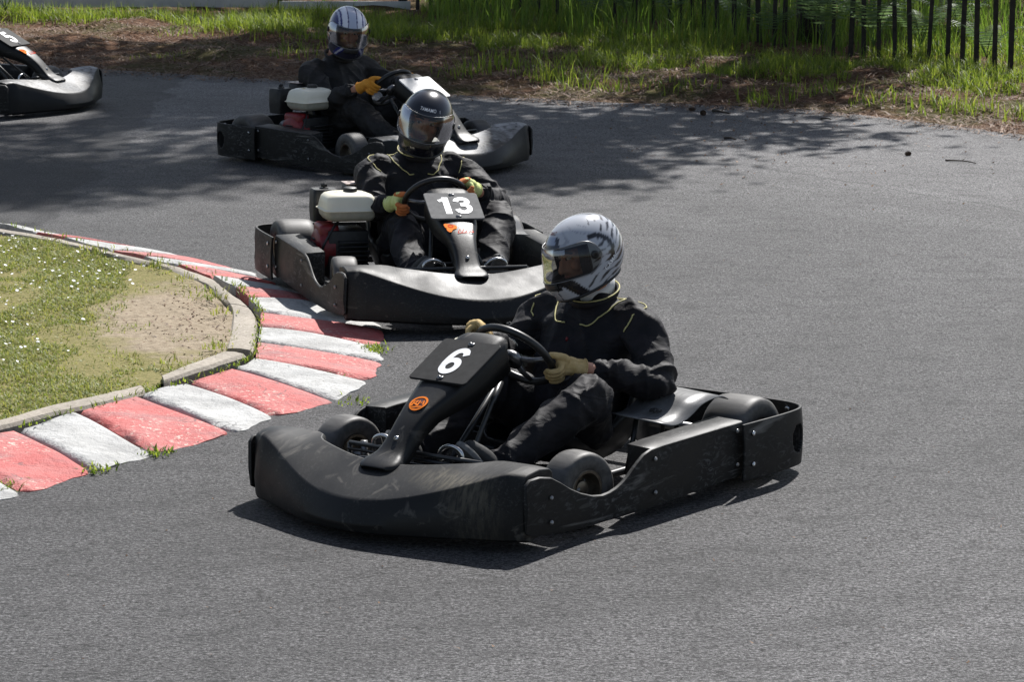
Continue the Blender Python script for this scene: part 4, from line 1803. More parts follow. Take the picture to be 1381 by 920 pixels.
        for ln in lines:
            pts = []
            for q in spline(ln, 6):
                hit = bv.find_nearest(q)
                pts.append(hit[0] + hit[1] * .0030)
            P.append(tube(pts, .0028, 6))
        top = [r[2] for r in ring[:0]]
        rim_ = []
        for k in range(28):
            a = 2 * math.pi * k / 28
            r = .092 + .012 * math.cos(a)
            rim_.append(cc + Vector((math.cos(a) * r * 1.02, math.sin(a) * r * 1.05, .015 - .030 * math.cos(a))))
        P.append(tube(rim_, .0028, 6, False, True))
        pieces('piping', P, M['piping'], suit)
    if p.get('zip'):
        hit = bv.find_nearest(Vector((-.255, .0, .50)))
        V, F = ellipsoid(hit[0] + hit[1] * .004, (.006, .006, .009), 10, 8)
        mesh('zip_pull', V, F, M['red'], suit)
    # ---- gloves
    for s in (1, -1):
        palm, fingers, wr, ctr, tips = hands[s]
        d = (el[s] - wr).normalized()
        cuffp = tube([wr + d * -.02, wr + d * .006, wr + d * .022, wr + d * .024], [.034, .036, .037, .030], 18)
        if p['glove'] == 'lime':
            g = remeshed('glove', palm + fingers + [cuffp], M['lime_knit'], person, .0032, 2)
            remeshed('fingertips', tips, M['orange_palm'], g, .0028, 2)
        else:
            g = remeshed('glove', palm + fingers + [cuffp], M[p['glove']], person, .0032, 2)
        rib = [tube([wr + d * q + Vector((0, 0, 0)) for q in (.018, .021, .024)], [.0375, .0405, .0375], 18)]
        V, F = join(*rib)
        mesh('glove_cuff', V, F, M['lime_knit' if p['glove'] == 'lime' else p['glove']], g)
    # ---- shoes
    for s in (1, -1):
        an = Vector(p['ankle_l'] if s > 0 else p['ankle_r'])
        toe = Vector((.60, an.y - s * .02, .255))
        heel = Vector((an.x + .02, an.y, an.z - .085))
        dirv = (toe - heel).normalized()
        nn = Vector((-dirv.z, 0, dirv.x))
        up = limb([an + Vector((0, 0, -.01)), heel + nn * .060 + dirv * .02, heel + nn * .052 + dirv * .12, heel + nn * .036 + dirv * .20], [.050, .046, .042, .030], 12)
        sh_ = remeshed('shoe', [up], M['shoe'], person, .006, 3)
        out = []
        for k in range(24):
            a = 2 * math.pi * k / 24
            lx = .125 + .135 * math.cos(a)
            wy = (.040 + .008 * math.cos(a)) * math.sin(a)
            out.append((lx, wy))
        secs = []
        for h, k_ in ((-.004, .97), (.0, 1.0), (.016, 1.0), (.020, .95)):
            secs.append([heel + dirv * (.125 + (lx - .125) * k_) + Vector((0, 1, 0)) * wy * k_ + nn * h for lx, wy in out])
        V, F = loft(secs)
        so = mesh('sole', V, F, M['sole'], sh_)
        autosmooth(so, 40)
    build_helmet(person, hm @ Matrix.Scale(p.get('hs', 1.0), 4), p['livery'], p.get('texts', ()), p.get('strip', False))
    return person


for k in kart:
    pass
bpy.context.view_layer.update()
common = dict(knee_l=(.05, .30, .415), knee_r=(.05, -.17, .395), ankle_l=(.44, .20, .165), ankle_r=(.44, -.17, .165))
DRV = {
    '6': dict(common, head=(-.315, .02, .822), yaw=R(-22), pitch=R(13), roll=R(4), lean=0.0, elbow_l=(-.30, .37, .375), elbow_r=(-.26, -.30, .40), hand_l=-24, hand_r=152, glove='tan_knit', livery=livery_silver, strip=True, shirt=True, piping=True, zip=True,
              texts=(('TAMAKO', .015, R(-3), .106, R(2), M['emblem_dark']), ('CAMAC', .021, R(108), -.036, R(40), M['white'])),
              label='person in black suit and silver helmet with dark slashes, tan gloves on the wheel'),
    '13': dict(common, head=(-.27, .05, .828), yaw=R(-20), pitch=R(8), roll=R(-12), lean=0.03, hs=1.07, elbow_l=(-.20, .40, .42), elbow_r=(-.22, -.235, .40), hand_l=20, hand_r=196, off=STEER['13'], glove='lime', livery=livery_black, piping=True, ankle_r=(.42, -.19, .17), knee_r=(.02, -.13, .385), knee_l=(.05, .335, .43),
               texts=(('TAMAMO', .020, R(0), .082, R(0), M['white']), ('1', .018, R(30), .080, 0, M['white'])),
               label='person in black suit and glossy black helmet, lime and orange gloves on the wheel'),
    '3': dict(common, head=(-.30, .03, .828), yaw=R(-30), pitch=R(14), roll=R(-5), lean=0.02, hs=1.06, elbow_l=(-.22, .36, .42), elbow_r=(-.20, -.25, .385), hand_l=8, hand_r=172, off=STEER['3'], glove='orange_leather', livery=livery_blue, suit=M['suit_grey'],
              label='person in charcoal suit and white and blue helmet, orange gloves gripping the wheel'),
}
driver = {k: build_driver(kart[k], DRV[k]) for k in DRV}


# ================================================================== SETTING
def struct(o):
    o['kind'] = 'structure'
    return o


def stuff(o, label=None):
    o['kind'] = 'stuff'
    if label:
        o['label'] = label
    return o


# ---- asphalt: one sheet whose far edge follows the bend
EDGE = [(-60, 30.0), (-14, 29.2), (-9, 28.4), (-6, 27.0), (-4.34, 26.35), (-3.44, 25.91), (-2.42, 25.38), (-1.52, 24.9), (-.46, 24.0), (.05, 23.77), (.62, 23.52), (1.28, 23.37), (1.72, 23.22), (2.18, 23.0), (2.68, 22.57), (3.24, 21.9), (3.55, 21.48), (4.6, 20.0), (6.5, 16.5), (9, 10), (12, 0), (16, -20)]


def edge_y(x):
    return lerp(x, [e[0] for e in EDGE], [e[1] for e in EDGE])


rs = random.Random(3)
ep = [Vector((x, y, 0)) for x, y in EDGE]
fine_edge = []
for a, b in zip(ep[:-1], ep[1:]):
    n = max(1, int((b - a).length / (.09 if a.x > -6 and b.x < 5 else 1.5)))
    for i in range(n):
        q = a.lerp(b, i / n)
        fine_edge.append(q + Vector((rs.uniform(-.02, .02), rs.uniform(-.045, .045), 0)))
fine_edge.append(ep[-1])
V = [(p.x, p.y, 0) for p in fine_edge] + [(p.x * 1.0 - (0 if p.x > -20 else 0), -25, 0) for p in fine_edge]
n = len(fine_edge)
F = [(i, i + n, i + n + 1, i + 1) for i in range(n - 1)]
struct(mesh('road', V, F, M['asphalt'], None, False))


# ---- ground: one sheet to the horizon, with a low litter bank beyond the road edge
def bank(x, y):
    d = y - edge_y(x)
    if d < -.25:
        return -.03
    h = -.012 + .035 * smooth01((d + .05) / .6) + .02 * smooth01((d - .8) / 2.5)
    h += (.030 * math.sin(3.1 * x + 1.3 * y) * math.sin(2.3 * y - .7 * x) + .022 * math.sin(7.3 * x + 2) * math.sin(6.1 * y + 1)) * smooth01(d / .5)
    return h


xs = sorted(set(list(np.round(np.linspace(-9, 9, 150), 3)) + [-300, -120, -60, -30, -18, -12, 12, 18, 30, 60, 120, 300]))
ys = sorted(set(list(np.round(np.linspace(19, 42, 190), 3)) + [-300, -100, -40, -10, 5, 14, 17, 46, 52, 60, 80, 120, 200, 400, 900]))
V = [(x, y, bank(x, y)) for y in ys for x in xs]
nx = len(xs)
F = [(j * nx + i, j * nx + i + 1, (j + 1) * nx + i + 1, (j + 1) * nx + i) for j in range(len(ys) - 1) for i in range(nx - 1)]
struct(mesh('ground', V, F, M['earth'], None))

# ---- the kerb: painted slabs, each cast against the next
KB = [  # (inner px, outer px) of every joint from the near end
    ((-200, 634), (-70, 692)), ((-82, 607), (34, 666)), ((27, 580), (127, 636)), ((106, 558), (212, 612)), ((190, 534), (317, 584)), ((256, 517), (371, 562)), ((318, 498), (455, 541)), ((345, 485), (500, 513)), ((348, 461), (515, 489)),
    ((351, 442), (512, 466)), ((352, 420), (520, 446)), ((335, 401), (470, 412)), ((318, 387), (415, 398)), ((287, 373), (372, 384)), ((238, 358), (350, 374)), ((193, 347), (338, 366)), ((151, 337), (254, 348)), ((84, 321), (215, 338)), ((48, 313), (92, 321)), ((0, 303), (72, 316)), ((-60, 296), (-20, 300))]
COLS = ['w', 'r', 'w', 'r', 'w', 'r', 'w', 'r', 'w', 'r', 'w', 'r', 'w', 'r', 'w', 'r', 'w', 'r', 'w', 'w']
COLS = ['r', 'r', 'w', 'r', 'w', 'r', 'w', 'r', 'w', 'r', 'w', 'r', 'w', 'r', 'w', 'r', 'w', 'r', 'w', 'w']
COLS[0] = 'w'
kerb = empty('kerb', at(345, 470))
struct(kerb)
kz_in, kz_out = .045, .004
JI = [at(a[0], a[1], kz_in) for a, b in KB]
JO = [at(b[0], b[1], kz_out) for a, b in KB]
for i in range(len(KB) - 1):
    r_ = random.Random(40 + i)
    nu, nv = 14, 22
    g = .012
    Vt, Ft = [], []
    a0, a1, b0, b1 = JI[i], JI[i + 1], JO[i], JO[i + 1]
    ph = r_.uniform(0, 6)
    for v in range(nv + 1):
        tv = v / nv
        for u in range(nu + 1):
            tu = g + (1 - 2 * g) * u / nu
            p = a0.lerp(a1, tu).lerp(b0.lerp(b1, tu), tv)
            # corners worn round and ragged outer edge
            e = max(0, (tv - .9) / .1)
            cu = abs(tu - .5) * 2
            pull = e * e * .045 * max(0, (cu - .7) / .3) ** 2 + (.008 * math.sin(9 * tu + ph) + .004 * math.sin(23 * tu + 2 * ph)) * e
            ctr = a0.lerp(a1, .5).lerp(b0.lerp(b1, .5), .5)
            dirv = (a0.lerp(a1, .5) - b0.lerp(b1, .5)).normalized()
            p = p + dirv * pull
            side = math.sin(11 * tv + ph) * .003 * (1 if cu > .9 else 0)
            p = p + (a1 - a0).normalized() * side
            z = kz_in * (1 - tv ** 1.6) + .006 + .006 * math.sin(5 * tu + ph) * math.sin(4 * tv + ph * 2)
            if tv > .96:
                z *= .5
            edge_drop = .022 * smooth01((cu - .93) / .07)
            p.z = z - edge_drop
            Vt.append(p)
    for v in range(nv):
        for u in range(nu):
            k = v * (nu + 1) + u
            Ft.append((k, k + nu + 1, k + nu + 2, k + 1))
    # skirt round the slab so that it has depth
    per = [u for u in range(nu + 1)] + [v * (nu + 1) + nu for v in range(1, nv + 1)] + [nv * (nu + 1) + u for u in range(nu - 1, -1, -1)] + [v * (nu + 1) for v in range(nv - 1, 0, -1)]
    o0 = len(Vt)
    for k in per:
        Vt.append(Vector((Vt[k].x, Vt[k].y, -.05)))
    for j in range(len(per)):
        j2 = (j + 1) % len(per)
        Ft.append((per[j], per[j2], o0 + j2, o0 + j))
    b = mesh('kerb_slab', [p - kerb.location for p in Vt], Ft, M['kerb_red' if COLS[i] == 'r' else 'kerb_white'], kerb)
    autosmooth(b, 60)

# ---- concrete edging stones round the island
EO = [(-90, 603), (0, 576), (63, 559), (130, 545), (198, 528), (220, 514), (275, 496), (334, 477), (341, 473), (346, 450), (347, 437), (344, 424), (337, 415), (328, 405), (315, 396), (300, 385), (283, 374), (246, 361), (195, 349), (151, 339), (79, 321), (0, 308), (-80, 298)]
EI = [(-90, 592), (0, 566), (63, 548), (130, 533), (190, 519), (217, 506), (262, 488), (301, 473), (304, 470), (310, 446), (313, 430), (312, 417), (308, 409), (303, 404), (296, 398), (285, 389), (271, 380), (220, 360), (180, 351), (148, 343), (72, 325), (0, 313), (-80, 302)]
edging = struct(empty('edging', at(320, 440)))
EZ = .055
EOw = [at(x, y, EZ) for x, y in EO]
EIw = [at(x, y, EZ) for x, y in EI]
spans = [(0, 4), (5, 7), (8, 12), (12, 20), (20, 22)]
for a, b in spans:
    secs = []
    pts_o = spline(EOw[a:b + 1], 5)
    pts_i = spline(EIw[a:b + 1], 5)
    m = len(pts_o)
    for i, (po, pi) in enumerate(zip(pts_o, pts_i)):
        t = 0
        if i == 0:
            po, pi = po.lerp(pts_o[1], .12), pi.lerp(pts_i[1], .12)
        if i == m - 1:
            po, pi = po.lerp(pts_o[-2], .12), pi.lerp(pts_i[-2], .12)
        w_ = rs.uniform(-.002, .002)
        d = (po - pi).normalized()
        z = EZ + rs.uniform(-.0015, .0015)
        po, pi = po + d * w_, pi
        secs.append([pi + Vector((0, 0, -.13)), Vector((pi.x, pi.y, z - .012)), Vector((*(pi + d * .014).to_2d(), z)), Vector((*pi.lerp(po, .5).to_2d(), z + .004)), Vector((*(po - d * .016).to_2d(), z)), Vector((po.x, po.y, z - .014)), po + Vector((0, 0, -.13))])
    V, F = loft(secs)
    o = mesh('edging_stone', [v - edging.location for v in V], F, M['stone'], edging)
    autosmooth(o, 35)

# ---- the island
ctr = at(40, 450, .08)
ring = [p.copy() for p in spline(EIw, 3)]
left = [Vector((-9, ring[-1].y + 2, .08)), Vector((-9, ring[0].y - 2, .08))]
outline = ring + left
mid_ring = [(a + b) / 2 for a, b in zip(spline(EIw, 3), spline(EOw, 3))]
poly = [(p.x, p.y) for p in mid_ring] + [(-9, mid_ring[-1].y + 2), (-9, mid_ring[0].y - 2)]


def inside(x, y):
    c = False
    j = len(poly) - 1
    for i in range(len(poly)):
        xi, yi = poly[i]
        xj, yj = poly[j]
        if (yi > y) != (yj > y) and x < (xj - xi) * (y - yi) / (yj - yi) + xi:
            c = not c
        j = i
    return c


def turf_z(x, y):
    return .042 + .010 * math.sin(4 * x + 1) * math.sin(3.3 * y) + .006 * math.sin(13 * x) * math.sin(11 * y + 1)


V, F, idx = [], [], {}
gx, gy = .035, .05


def gv(i, j):
    if (i, j) not in idx:
        idx[(i, j)] = len(V)
        x, y = -1.0 - i * gx, 10.0 + j * gy
        V.append((x, y, turf_z(x, y)))
    return idx[(i, j)]


for i in range(112):
    for j in range(170):
        if inside(-1.0 - (i + .5) * gx, 10.0 + (j + .5) * gy):
            F.append((gv(i, j), gv(i, j + 1), gv(i + 1, j + 1), gv(i + 1, j)))
struct(mesh('island', V, F, M['island'], None))
def vnoise(x, y, seed=0):
    """cheap smooth value noise in 0..1"""
    def h(i, j):
        v = math.sin(i * 127.1 + j * 311.7 + seed * 74.7) * 43758.5453
        return v - math.floor(v)
    i, j = math.floor(x), math.floor(y)
    fx, fy = smooth01(x - i), smooth01(y - j)
    return (h(i, j) * (1 - fx) + h(i + 1, j) * fx) * (1 - fy) + (h(i, j + 1) * (1 - fx) + h(i + 1, j + 1) * fx) * fy


def blades(name, spots, mat, seg=3):
    """spots: (x, y, z, height, width, lean, heading)"""
    S = np.array(spots, np.float64)
    n = len(S)
    x, y, z, h, wd, ln, hd = S.T
    dx, dy = np.cos(hd), np.sin(hd)
    px, py = -dy, dx
    L = []
    for k in range(seg + 1):
        t = k / seg
        off = ln * h * t ** 1.8
        hh = h * (t - .30 * np.minimum(ln, 1.2) * t ** 2.4)
        ww = wd * (1 - t ** 1.5) * .5 + .0006
        cx_, cy_, cz_ = x + dx * off, y + dy * off, z + hh
        L.append(np.stack([cx_ - px * ww, cy_ - py * ww, cz_], 1))
        L.append(np.stack([cx_ + px * ww, cy_ + py * ww, cz_], 1))
    V = np.stack(L, 1).reshape(-1, 3)
    b = np.arange(n)[:, None] * (2 * (seg + 1))
    Q = np.concatenate([b + np.array([2 * k, 2 * k + 1, 2 * k + 3, 2 * k + 2]) for k in range(seg)], 0)
    return bulk(name, V, Q, mat)


# ---- grass on the verge (thick near the fence, tufts on the litter bank)
GL = [(-9, 31.4), (-5, 30.0), (-4.3, 29.6), (-3.47, 29.0), (-2.49, 28.4), (-1.72, 27.9), (-.9, 27.6), (0, 26.3), (.6, 25.7), (1.26, 25.1), (2.33, 24.7), (2.79, 24.5), (3.3, 24.0), (3.91, 23.2), (5, 22), (8, 19)]


def grass_line(x):
    return lerp(x, [g[0] for g in GL], [g[1] for g in GL])


r_ = random.Random(21)
sp, sp2 = [], []
while len(sp) < 46000:
    x = r_.uniform(-6.2, 5.6)
    d = r_.random() ** 1.5 * 6.5 - .35
    y = grass_line(x) + d
    if y > 36.5 or (x < -.9 and y > 30.5):
        continue
    nz = vnoise(x * 1.7, y * 1.2, 1) * .6 + vnoise(x * 4.5, y * 3.5, 2) * .4
    if nz < (.36 if x < -1.2 else .47) - .03 * smooth01(d):
        continue
    if r_.random() > smooth01((d + .15) / .7) + (.03 if x < -1 else .012):
        continue
    h = r_.uniform(.05, .15) * (.5 + .9 * nz) * (1.35 if x < -1.0 else 1.0)
    sp.append((x, y, bank(x, y) - .01, h, r_.uniform(.0035, .009), abs(r_.gauss(.6, .45)), r_.uniform(0, 6.3)))
for tx, ty, nn, hh in ((-1.30, 25.6, 60, .22), (.55, 24.5, 90, .2), (.9, 24.25, 60, .16), (1.95, 23.45, 70, .16), (2.75, 23.2, 70, .15), (3.1, 22.9, 80, .16), (3.35, 22.65, 80, .2), (-.35, 25.2, 60, .2), (1.3, 24.1, 60, .14), (-.1, 25.6, 80, .22), (3.75, 22.3, 90, .2),
                       (-1.9, 26.8, 50, .15), (2.4, 23.9, 70, .15), (-3.0, 26.6, 40, .08), (.3, 24.9, 120, .26)):
    for k in range(int(nn * 1.1)):
        x, y = tx + r_.gauss(0, .13), ty + r_.gauss(0, .16)
        sp.append((x, y, bank(x, y) - .01, r_.uniform(.4, 1.1) * hh, r_.uniform(.005, .011), abs(r_.gauss(.5, .3)), r_.uniform(0, 6.3)))
stuff(blades('verge_grass', sp, M['grass']), 'tall green grass along the verge below the paling fence')
for k in range(34000):
    x = r_.uniform(-8, 8)
    y = 25.5 + r_.random() * 18
    if y < grass_line(x) + 2.0 or (x < -.8 and y < 32.5):
        continue
    if vnoise(x * .9, y * .5, 5) < .22:
        continue
    sp2.append((x, y, bank(x, y) - .01, r_.uniform(.12, .55), r_.uniform(.006, .014), abs(r_.gauss(.3, .25)), r_.uniform(0, 6.3)))
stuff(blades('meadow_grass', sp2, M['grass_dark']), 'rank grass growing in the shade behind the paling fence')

# ---- pine straw: curled needles and bark scraps over the bank
sp = []
while len(sp) < 30000:
    x = r_.uniform(-6, 5)
    d = r_.random() ** 1.2 * 4.6 - .25 - .3 * r_.random() ** 4
    y = edge_y(x) + d
    if y > 33:
        continue
    if r_.random() > .35 + vnoise(x * 2.2, y * 2.0, 9):
        continue
    sp.append((x, y, max(bank(x, y), .001) + r_.uniform(.0, .014), r_.uniform(.006, .03), r_.uniform(.004, .012) * (2.2 if r_.random() < .12 else 1), r_.uniform(1.5, 7), r_.uniform(0, 6.3)))
stuff(blades('pine_straw', sp, M['straw'], 2), 'brown pine straw and bark litter between road and grass')

# ---- island turf, daisies, weeds in the kerb joints
dc = at(286, 424, .05)


dead = []


def dirtiness(x, y):
    return math.hypot(x - dc.x, (y - dc.y) * .52) + (vnoise(x * 4, y * 4, 3) - .5) * .45


sp = []
while len(sp) < 85000:
    x = -.95 - r_.random() * 2.6
    y = r_.uniform(11.0, 17.9)
    if not inside(x, y):
        continue
    q = dirtiness(x, y)
    nz = vnoise(x * 3.2, y * 2.4, 4) * .6 + vnoise(x * 9, y * 6, 6) * .4
    if q < .40 or (q < .66 and r_.random() < .85) or nz < .20 + .24 * r_.random():
        continue
    sp.append((x, y, turf_z(x, y) - .004, r_.uniform(.008, .026) * (.6 + nz), r_.uniform(.0025, .0055), abs(r_.gauss(1.0, .6)), r_.uniform(0, 6.3)))
for k in range(34):
    # ragged tufts against the edging
    i = r_.randrange(4, len(EIw) - 3)
    if 5 <= i <= 14 and r_.random() < .75:
        continue
    c = EIw[i].lerp(EIw[i + 1], r_.random())
    ins = (Vector((-2.4, 14.6, 0)) - c).normalized()
    for j in range(26):
        x, y = c.x + ins.x * .05 + r_.gauss(0, .04), c.y + ins.y * .05 + r_.gauss(0, .05)
        sp.append((x, y, .06, r_.uniform(.015, .045), r_.uniform(.003, .007), abs(r_.gauss(.6, .4)), r_.uniform(0, 6.3)))
for k in range(420):
    x, y = dc.x + r_.gauss(-.05, .22), dc.y + r_.gauss(0, .5)
    if inside(x, y):
        dead.append((x, y, turf_z(x, y), r_.uniform(.003, .012), r_.uniform(.004, .012), r_.uniform(.8, 4), r_.uniform(0, 6.3)))
stuff(blades('soil_crumbs', dead, M['straw'], 2), 'dead leaf bits and crumbs strewn over the bare island soil')
stuff(blades('island_turf', sp, M['grass_island']), 'thin trodden turf on the island inside the bend')
V, F = [], []
cnt = 0
while cnt < 620:
    x = -1.2 - r_.random() * 2.4
    y = r_.uniform(12.0, 17.9)
    if not inside(x, y) or dirtiness(x, y) < .62 or vnoise(x * 2.6, y * 1.9, 8) < .36 + .3 * smooth01((x + 2.3) / .9):
        continue
    cnt += 1
    c = Vector((x, y, turf_z(x, y) + r_.uniform(.012, .03)))
    rr_ = r_.uniform(.005, .0105)
    tl = Euler((r_.uniform(-.5, .5), r_.uniform(-.5, .5), r_.uniform(0, 6))).to_matrix()
    o0 = len(V)
    for k in range(12):
        a = 2 * math.pi * k / 12
        V.append(c + tl @ Vector((math.cos(a) * rr_ * (1 if k % 2 else .72), math.sin(a) * rr_ * (1 if k % 2 else .72), 0)))
    F.append(tuple(range(o0, o0 + 12)))
stuff(mesh('daisies', V, F, M['petal'], None, False), 'white daisies scattered through the island turf')
sp = []
for i in range(len(KB) - 1):
    if i in (0, 1):
        continue
    for k in range(34 if i < 12 else 12):
        c = JI[i].lerp(JI[i + 1], r_.random())
        sp.append((c.x + r_.gauss(0, .012), c.y + r_.gauss(0, .02), .055, r_.uniform(.012, .035), r_.uniform(.003, .007), abs(r_.gauss(.8, .4)), r_.uniform(0, 6.3)))
for (px, py, nn) in ((12, 655, 60), (133, 632, 60), (212, 610, 70), (505, 470, 150), (222, 512, 120), (205, 520, 90), (355, 448, 40), (478, 541, 30), (385, 492, 40), (410, 498, 30), (440, 508, 20), (300, 372, 50)):
    c = at(px, py, .01)
    for k in range(nn):
        sp.append((c.x + r_.gauss(0, .030), c.y + r_.gauss(0, .05), .004, r_.uniform(.010, .035), r_.uniform(.004, .009), abs(r_.gauss(.8, .4)), r_.uniform(0, 6.3)))
stuff(blades('kerb_weeds', sp, M['grass']), 'small weeds sprouting from the joints of the kerb')

# ---- paling fence: every pale a part
FP = [(935, 45), (949, 46), (967, 62), (989, 68), (1008, 70), (1024, 70), (1044, 72), (1058, 75), (1124, 84), (1146, 88), (1165, 88), (1185, 88), (1206, 92), (1227, 95), (1252, 98), (1277, 100), (1297, 100), (1316, 103), (1340, 108), (1362, 104), (1386, 112), (1407, 116), (1430, 119),
      (563, 19), (582, 20), (618, 23), (640, 24), (655, 26), (677, 27), (703, 29), (727, 30), (752, 32), (778, 34), (803, 35), (829, 37), (856, 39), (881, 41), (902, 43), (918, 44)]
FP.sort()
fpos = []
for px, py in FP:
    y = lerp(px, [560, 935, 1000, 1380, 1440], [31.2, 29.1, 27.5, 25.0, 24.6])
    q = at(px, py)
    fpos.append(Vector(((px - W0 / 2) / FPX * (y * math.cos(PITCH) + CAM_H * math.sin(PITCH)), y, 0)))
fence = empty('paling_fence', fpos[len(fpos) // 2])
tag(fence, 'dark weathered paling fence along the far side of the grass verge', 'fence')
r2 = random.Random(9)
for p in fpos:
    hgt = 1.15 + r2.uniform(-.06, .06)
    wd = r2.uniform(.016, .023)
    lx, ly = r2.gauss(0, .018), r2.gauss(0, .02)
    secs = []
    for t in (-.1, 0, .3, .6, .93, 1.0):
        z = hgt * t
        k = wd * (1 if t < .95 else .35)
        j = r2.uniform(-.004, .004)
        secs.append([Vector((p.x + lx * t + a * k + j, p.y + ly * t + b * k * .55, z + .02)) - fence.location for a, b in ((-1, -1), (1, -1), (1.05, .2), (.4, 1), (-.5, 1.05), (-1, .3))])
    V, F = loft(secs)
    mesh('pale', V, F, M['picket'], fence, False)
for z in (.86, .90):
    V, F = tube([p + Vector((0, .03, z)) - fence.location for p in fpos], .003, 6)
    mesh('wire', V, F, M['wire'], fence)

# ---- low painted board barrier at the far left
bb = empty('board_barrier', (-3.2, 31.4, 0))
tag(bb, 'low pale grey board barrier standing in the grass beyond the bend', 'barrier')
for x0, x1, z0, z1 in ((-7.2, -2.36, .055, .25), (-2.34, -1.02, .010, .118), (-2.34, -1.02, .145, .30)):
    V, F = box(((x0 + x1) / 2 + 3.2, 0, (z0 + z1) / 2), (x1 - x0, .03, z1 - z0))
    o = mesh('board', V, F, M['board'], bb)
    mod_bevel(o, .004)
for x in (-6.9, -5.4, -3.9, -2.35, -1.10):
    V, F = box((x + 3.2, .06, .14), (.09, .07, .40))
    o = mesh('post', V, F, M['picket'], bb)
    mod_bevel(o, .004)


# ---- trees: trunks stand behind the fence, crowns above the frame throw the dappled shade
def tree(x, y, r0, h, crown, seed, label):
    t = empty('tree', (x, y, 0))
    tag(t, label, 'tree', 'trees beyond the paling fence')
    r = random.Random(seed)
    bx, by = r.uniform(-.3, .3), r.uniform(-.3, .3)
    P = [tube(spline([(0, 0, -.1), (bx * .15, by * .1, h * .25), (bx * .5, by * .5, h * .6), (bx, by, h)], 5), [r0 * (1.25 - .95 * k / 15) for k in range(16)], 12)]
    cl = []
    for k in range(crown[0]):
        a = r.uniform(0, 6.28)
        z = r.uniform(crown[1], crown[2])
        rad = crown[3] * math.sqrt(r.random()) * (1.1 - .6 * (z - crown[1]) / (crown[2] - crown[1]))
        c = Vector((bx * z / h + math.cos(a) * rad, by * z / h + math.sin(a) * rad, z))
        cl.append(c)
        if k % 2 == 0:
            st = Vector((bx * z / h * .9, by * z / h * .9, max(1.5, z - rad * .5)))
            P.append(tube([st, st.lerp(c, .5) + Vector((0, 0, .1)), c], [r0 * .3, r0 * .18, r0 * .06], 6))
    V, F = join(*P)
    mesh('trunk', V, F, M['bark'], t)
    g = np.random.default_rng(seed)
    n = crown[4]
    ci = g.integers(0, len(cl), n)
    C = np.array([list(c) for c in cl])[ci] + g.normal(0, 1, (n, 3)) * np.array([.42, .42, .26])
    wz = C[:, 2:3]
    land = np.stack([C[:, 0] + x - SUN.x / SUN.z * (C[:, 2] - .25), C[:, 1] + y - SUN.y / SUN.z * (C[:, 2] - .25)], 1)
    keep = np.ones(len(C), bool)
    for lx, ly, ax_, ay_ in ((-3.75, 22.85, .85, .55), (-.42, 19.55, .32, .30), (-3.3, 29.3, 1.5, .9)):  # leaves removed where their shade would land; crowns shaped to let sun through
        keep &= ((land[:, 0] - lx) / ax_) ** 2 + ((land[:, 1] - ly) / ay_) ** 2 > 1
    C = C[keep]
    n = len(C)
    a = g.normal(size=(n, 3))
    a /= np.linalg.norm(a, axis=1)[:, None]
    b = np.cross(a, g.normal(size=(n, 3)))
    b /= np.linalg.norm(b, axis=1)[:, None]
    s = g.uniform(.05, .10, n)[:, None]
    L, Wd = a * s * 1.5, b * s * .6
    V = np.stack([C - L, C + Wd, C + L, C - Wd], 1).reshape(-1, 3)
    Q = np.arange(n * 4).reshape(-1, 4)
    bulk('crown', V, Q, M['leaf'], t)


TREES = [
    ((1093, 70), 27.9, .105, 9.5, (36, 4.5, 9.5, 2.2, 11000), 'thick dark trunk rising among the pales right of the ferns'),
    ((606, 14), 31.9, .085, 10, (26, 4.5, 10, 2.4, 6500), 'dark trunk at the near end of the paling fence, by the board barrier'),
]


def tx_(px, y):
    return (px - W0 / 2) / FPX * (y * math.cos(PITCH) + CAM_H * math.sin(PITCH))


for i, ((px, py), y, r0, h, cr, lb) in enumerate(TREES):
    tree(tx_(px, y), y, r0, h, cr, 100 + i, lb)
EXTRA = [(1.6, 37.0, .13, 11, (30, 5.0, 11, 2.8, 5500), 'tree well behind the left half of the paling fence'),
         (4.2, 39.0, .13, 12, (30, 4.5, 12, 3.0, 5500), 'tree farthest behind the right half of the paling fence'),
         (.35, 32.6, .10, 12, (30, 8.0, 12.5, 2.2, 7600), 'tree just behind the fence start, right of the barrier end'),
         (-6.6, 33.6, .12, 11, (30, 6.5, 11, 2.2, 8000), 'tree behind the left half of the board barrier, its crown above the photo'),
         (1.25, 31.0, .09, 13.5, (26, 9.5, 14, 2.5, 6400), 'slender trunk between the fence start and the large pale fern'),
         (3.1, 33.4, .10, 9.5, (28, 4.2, 9.5, 2.4, 4600), 'slender tree standing back behind the middle of the paling fence'),
         (5.6, 35.4, .12, 10, (28, 4.0, 9.5, 2.7, 4800), 'tree standing back behind the right end of the paling fence')]
for i, (x, y, r0, h, cr, lb) in enumerate(EXTRA):
    tree(x, y, r0, h, cr, 200 + i, lb)


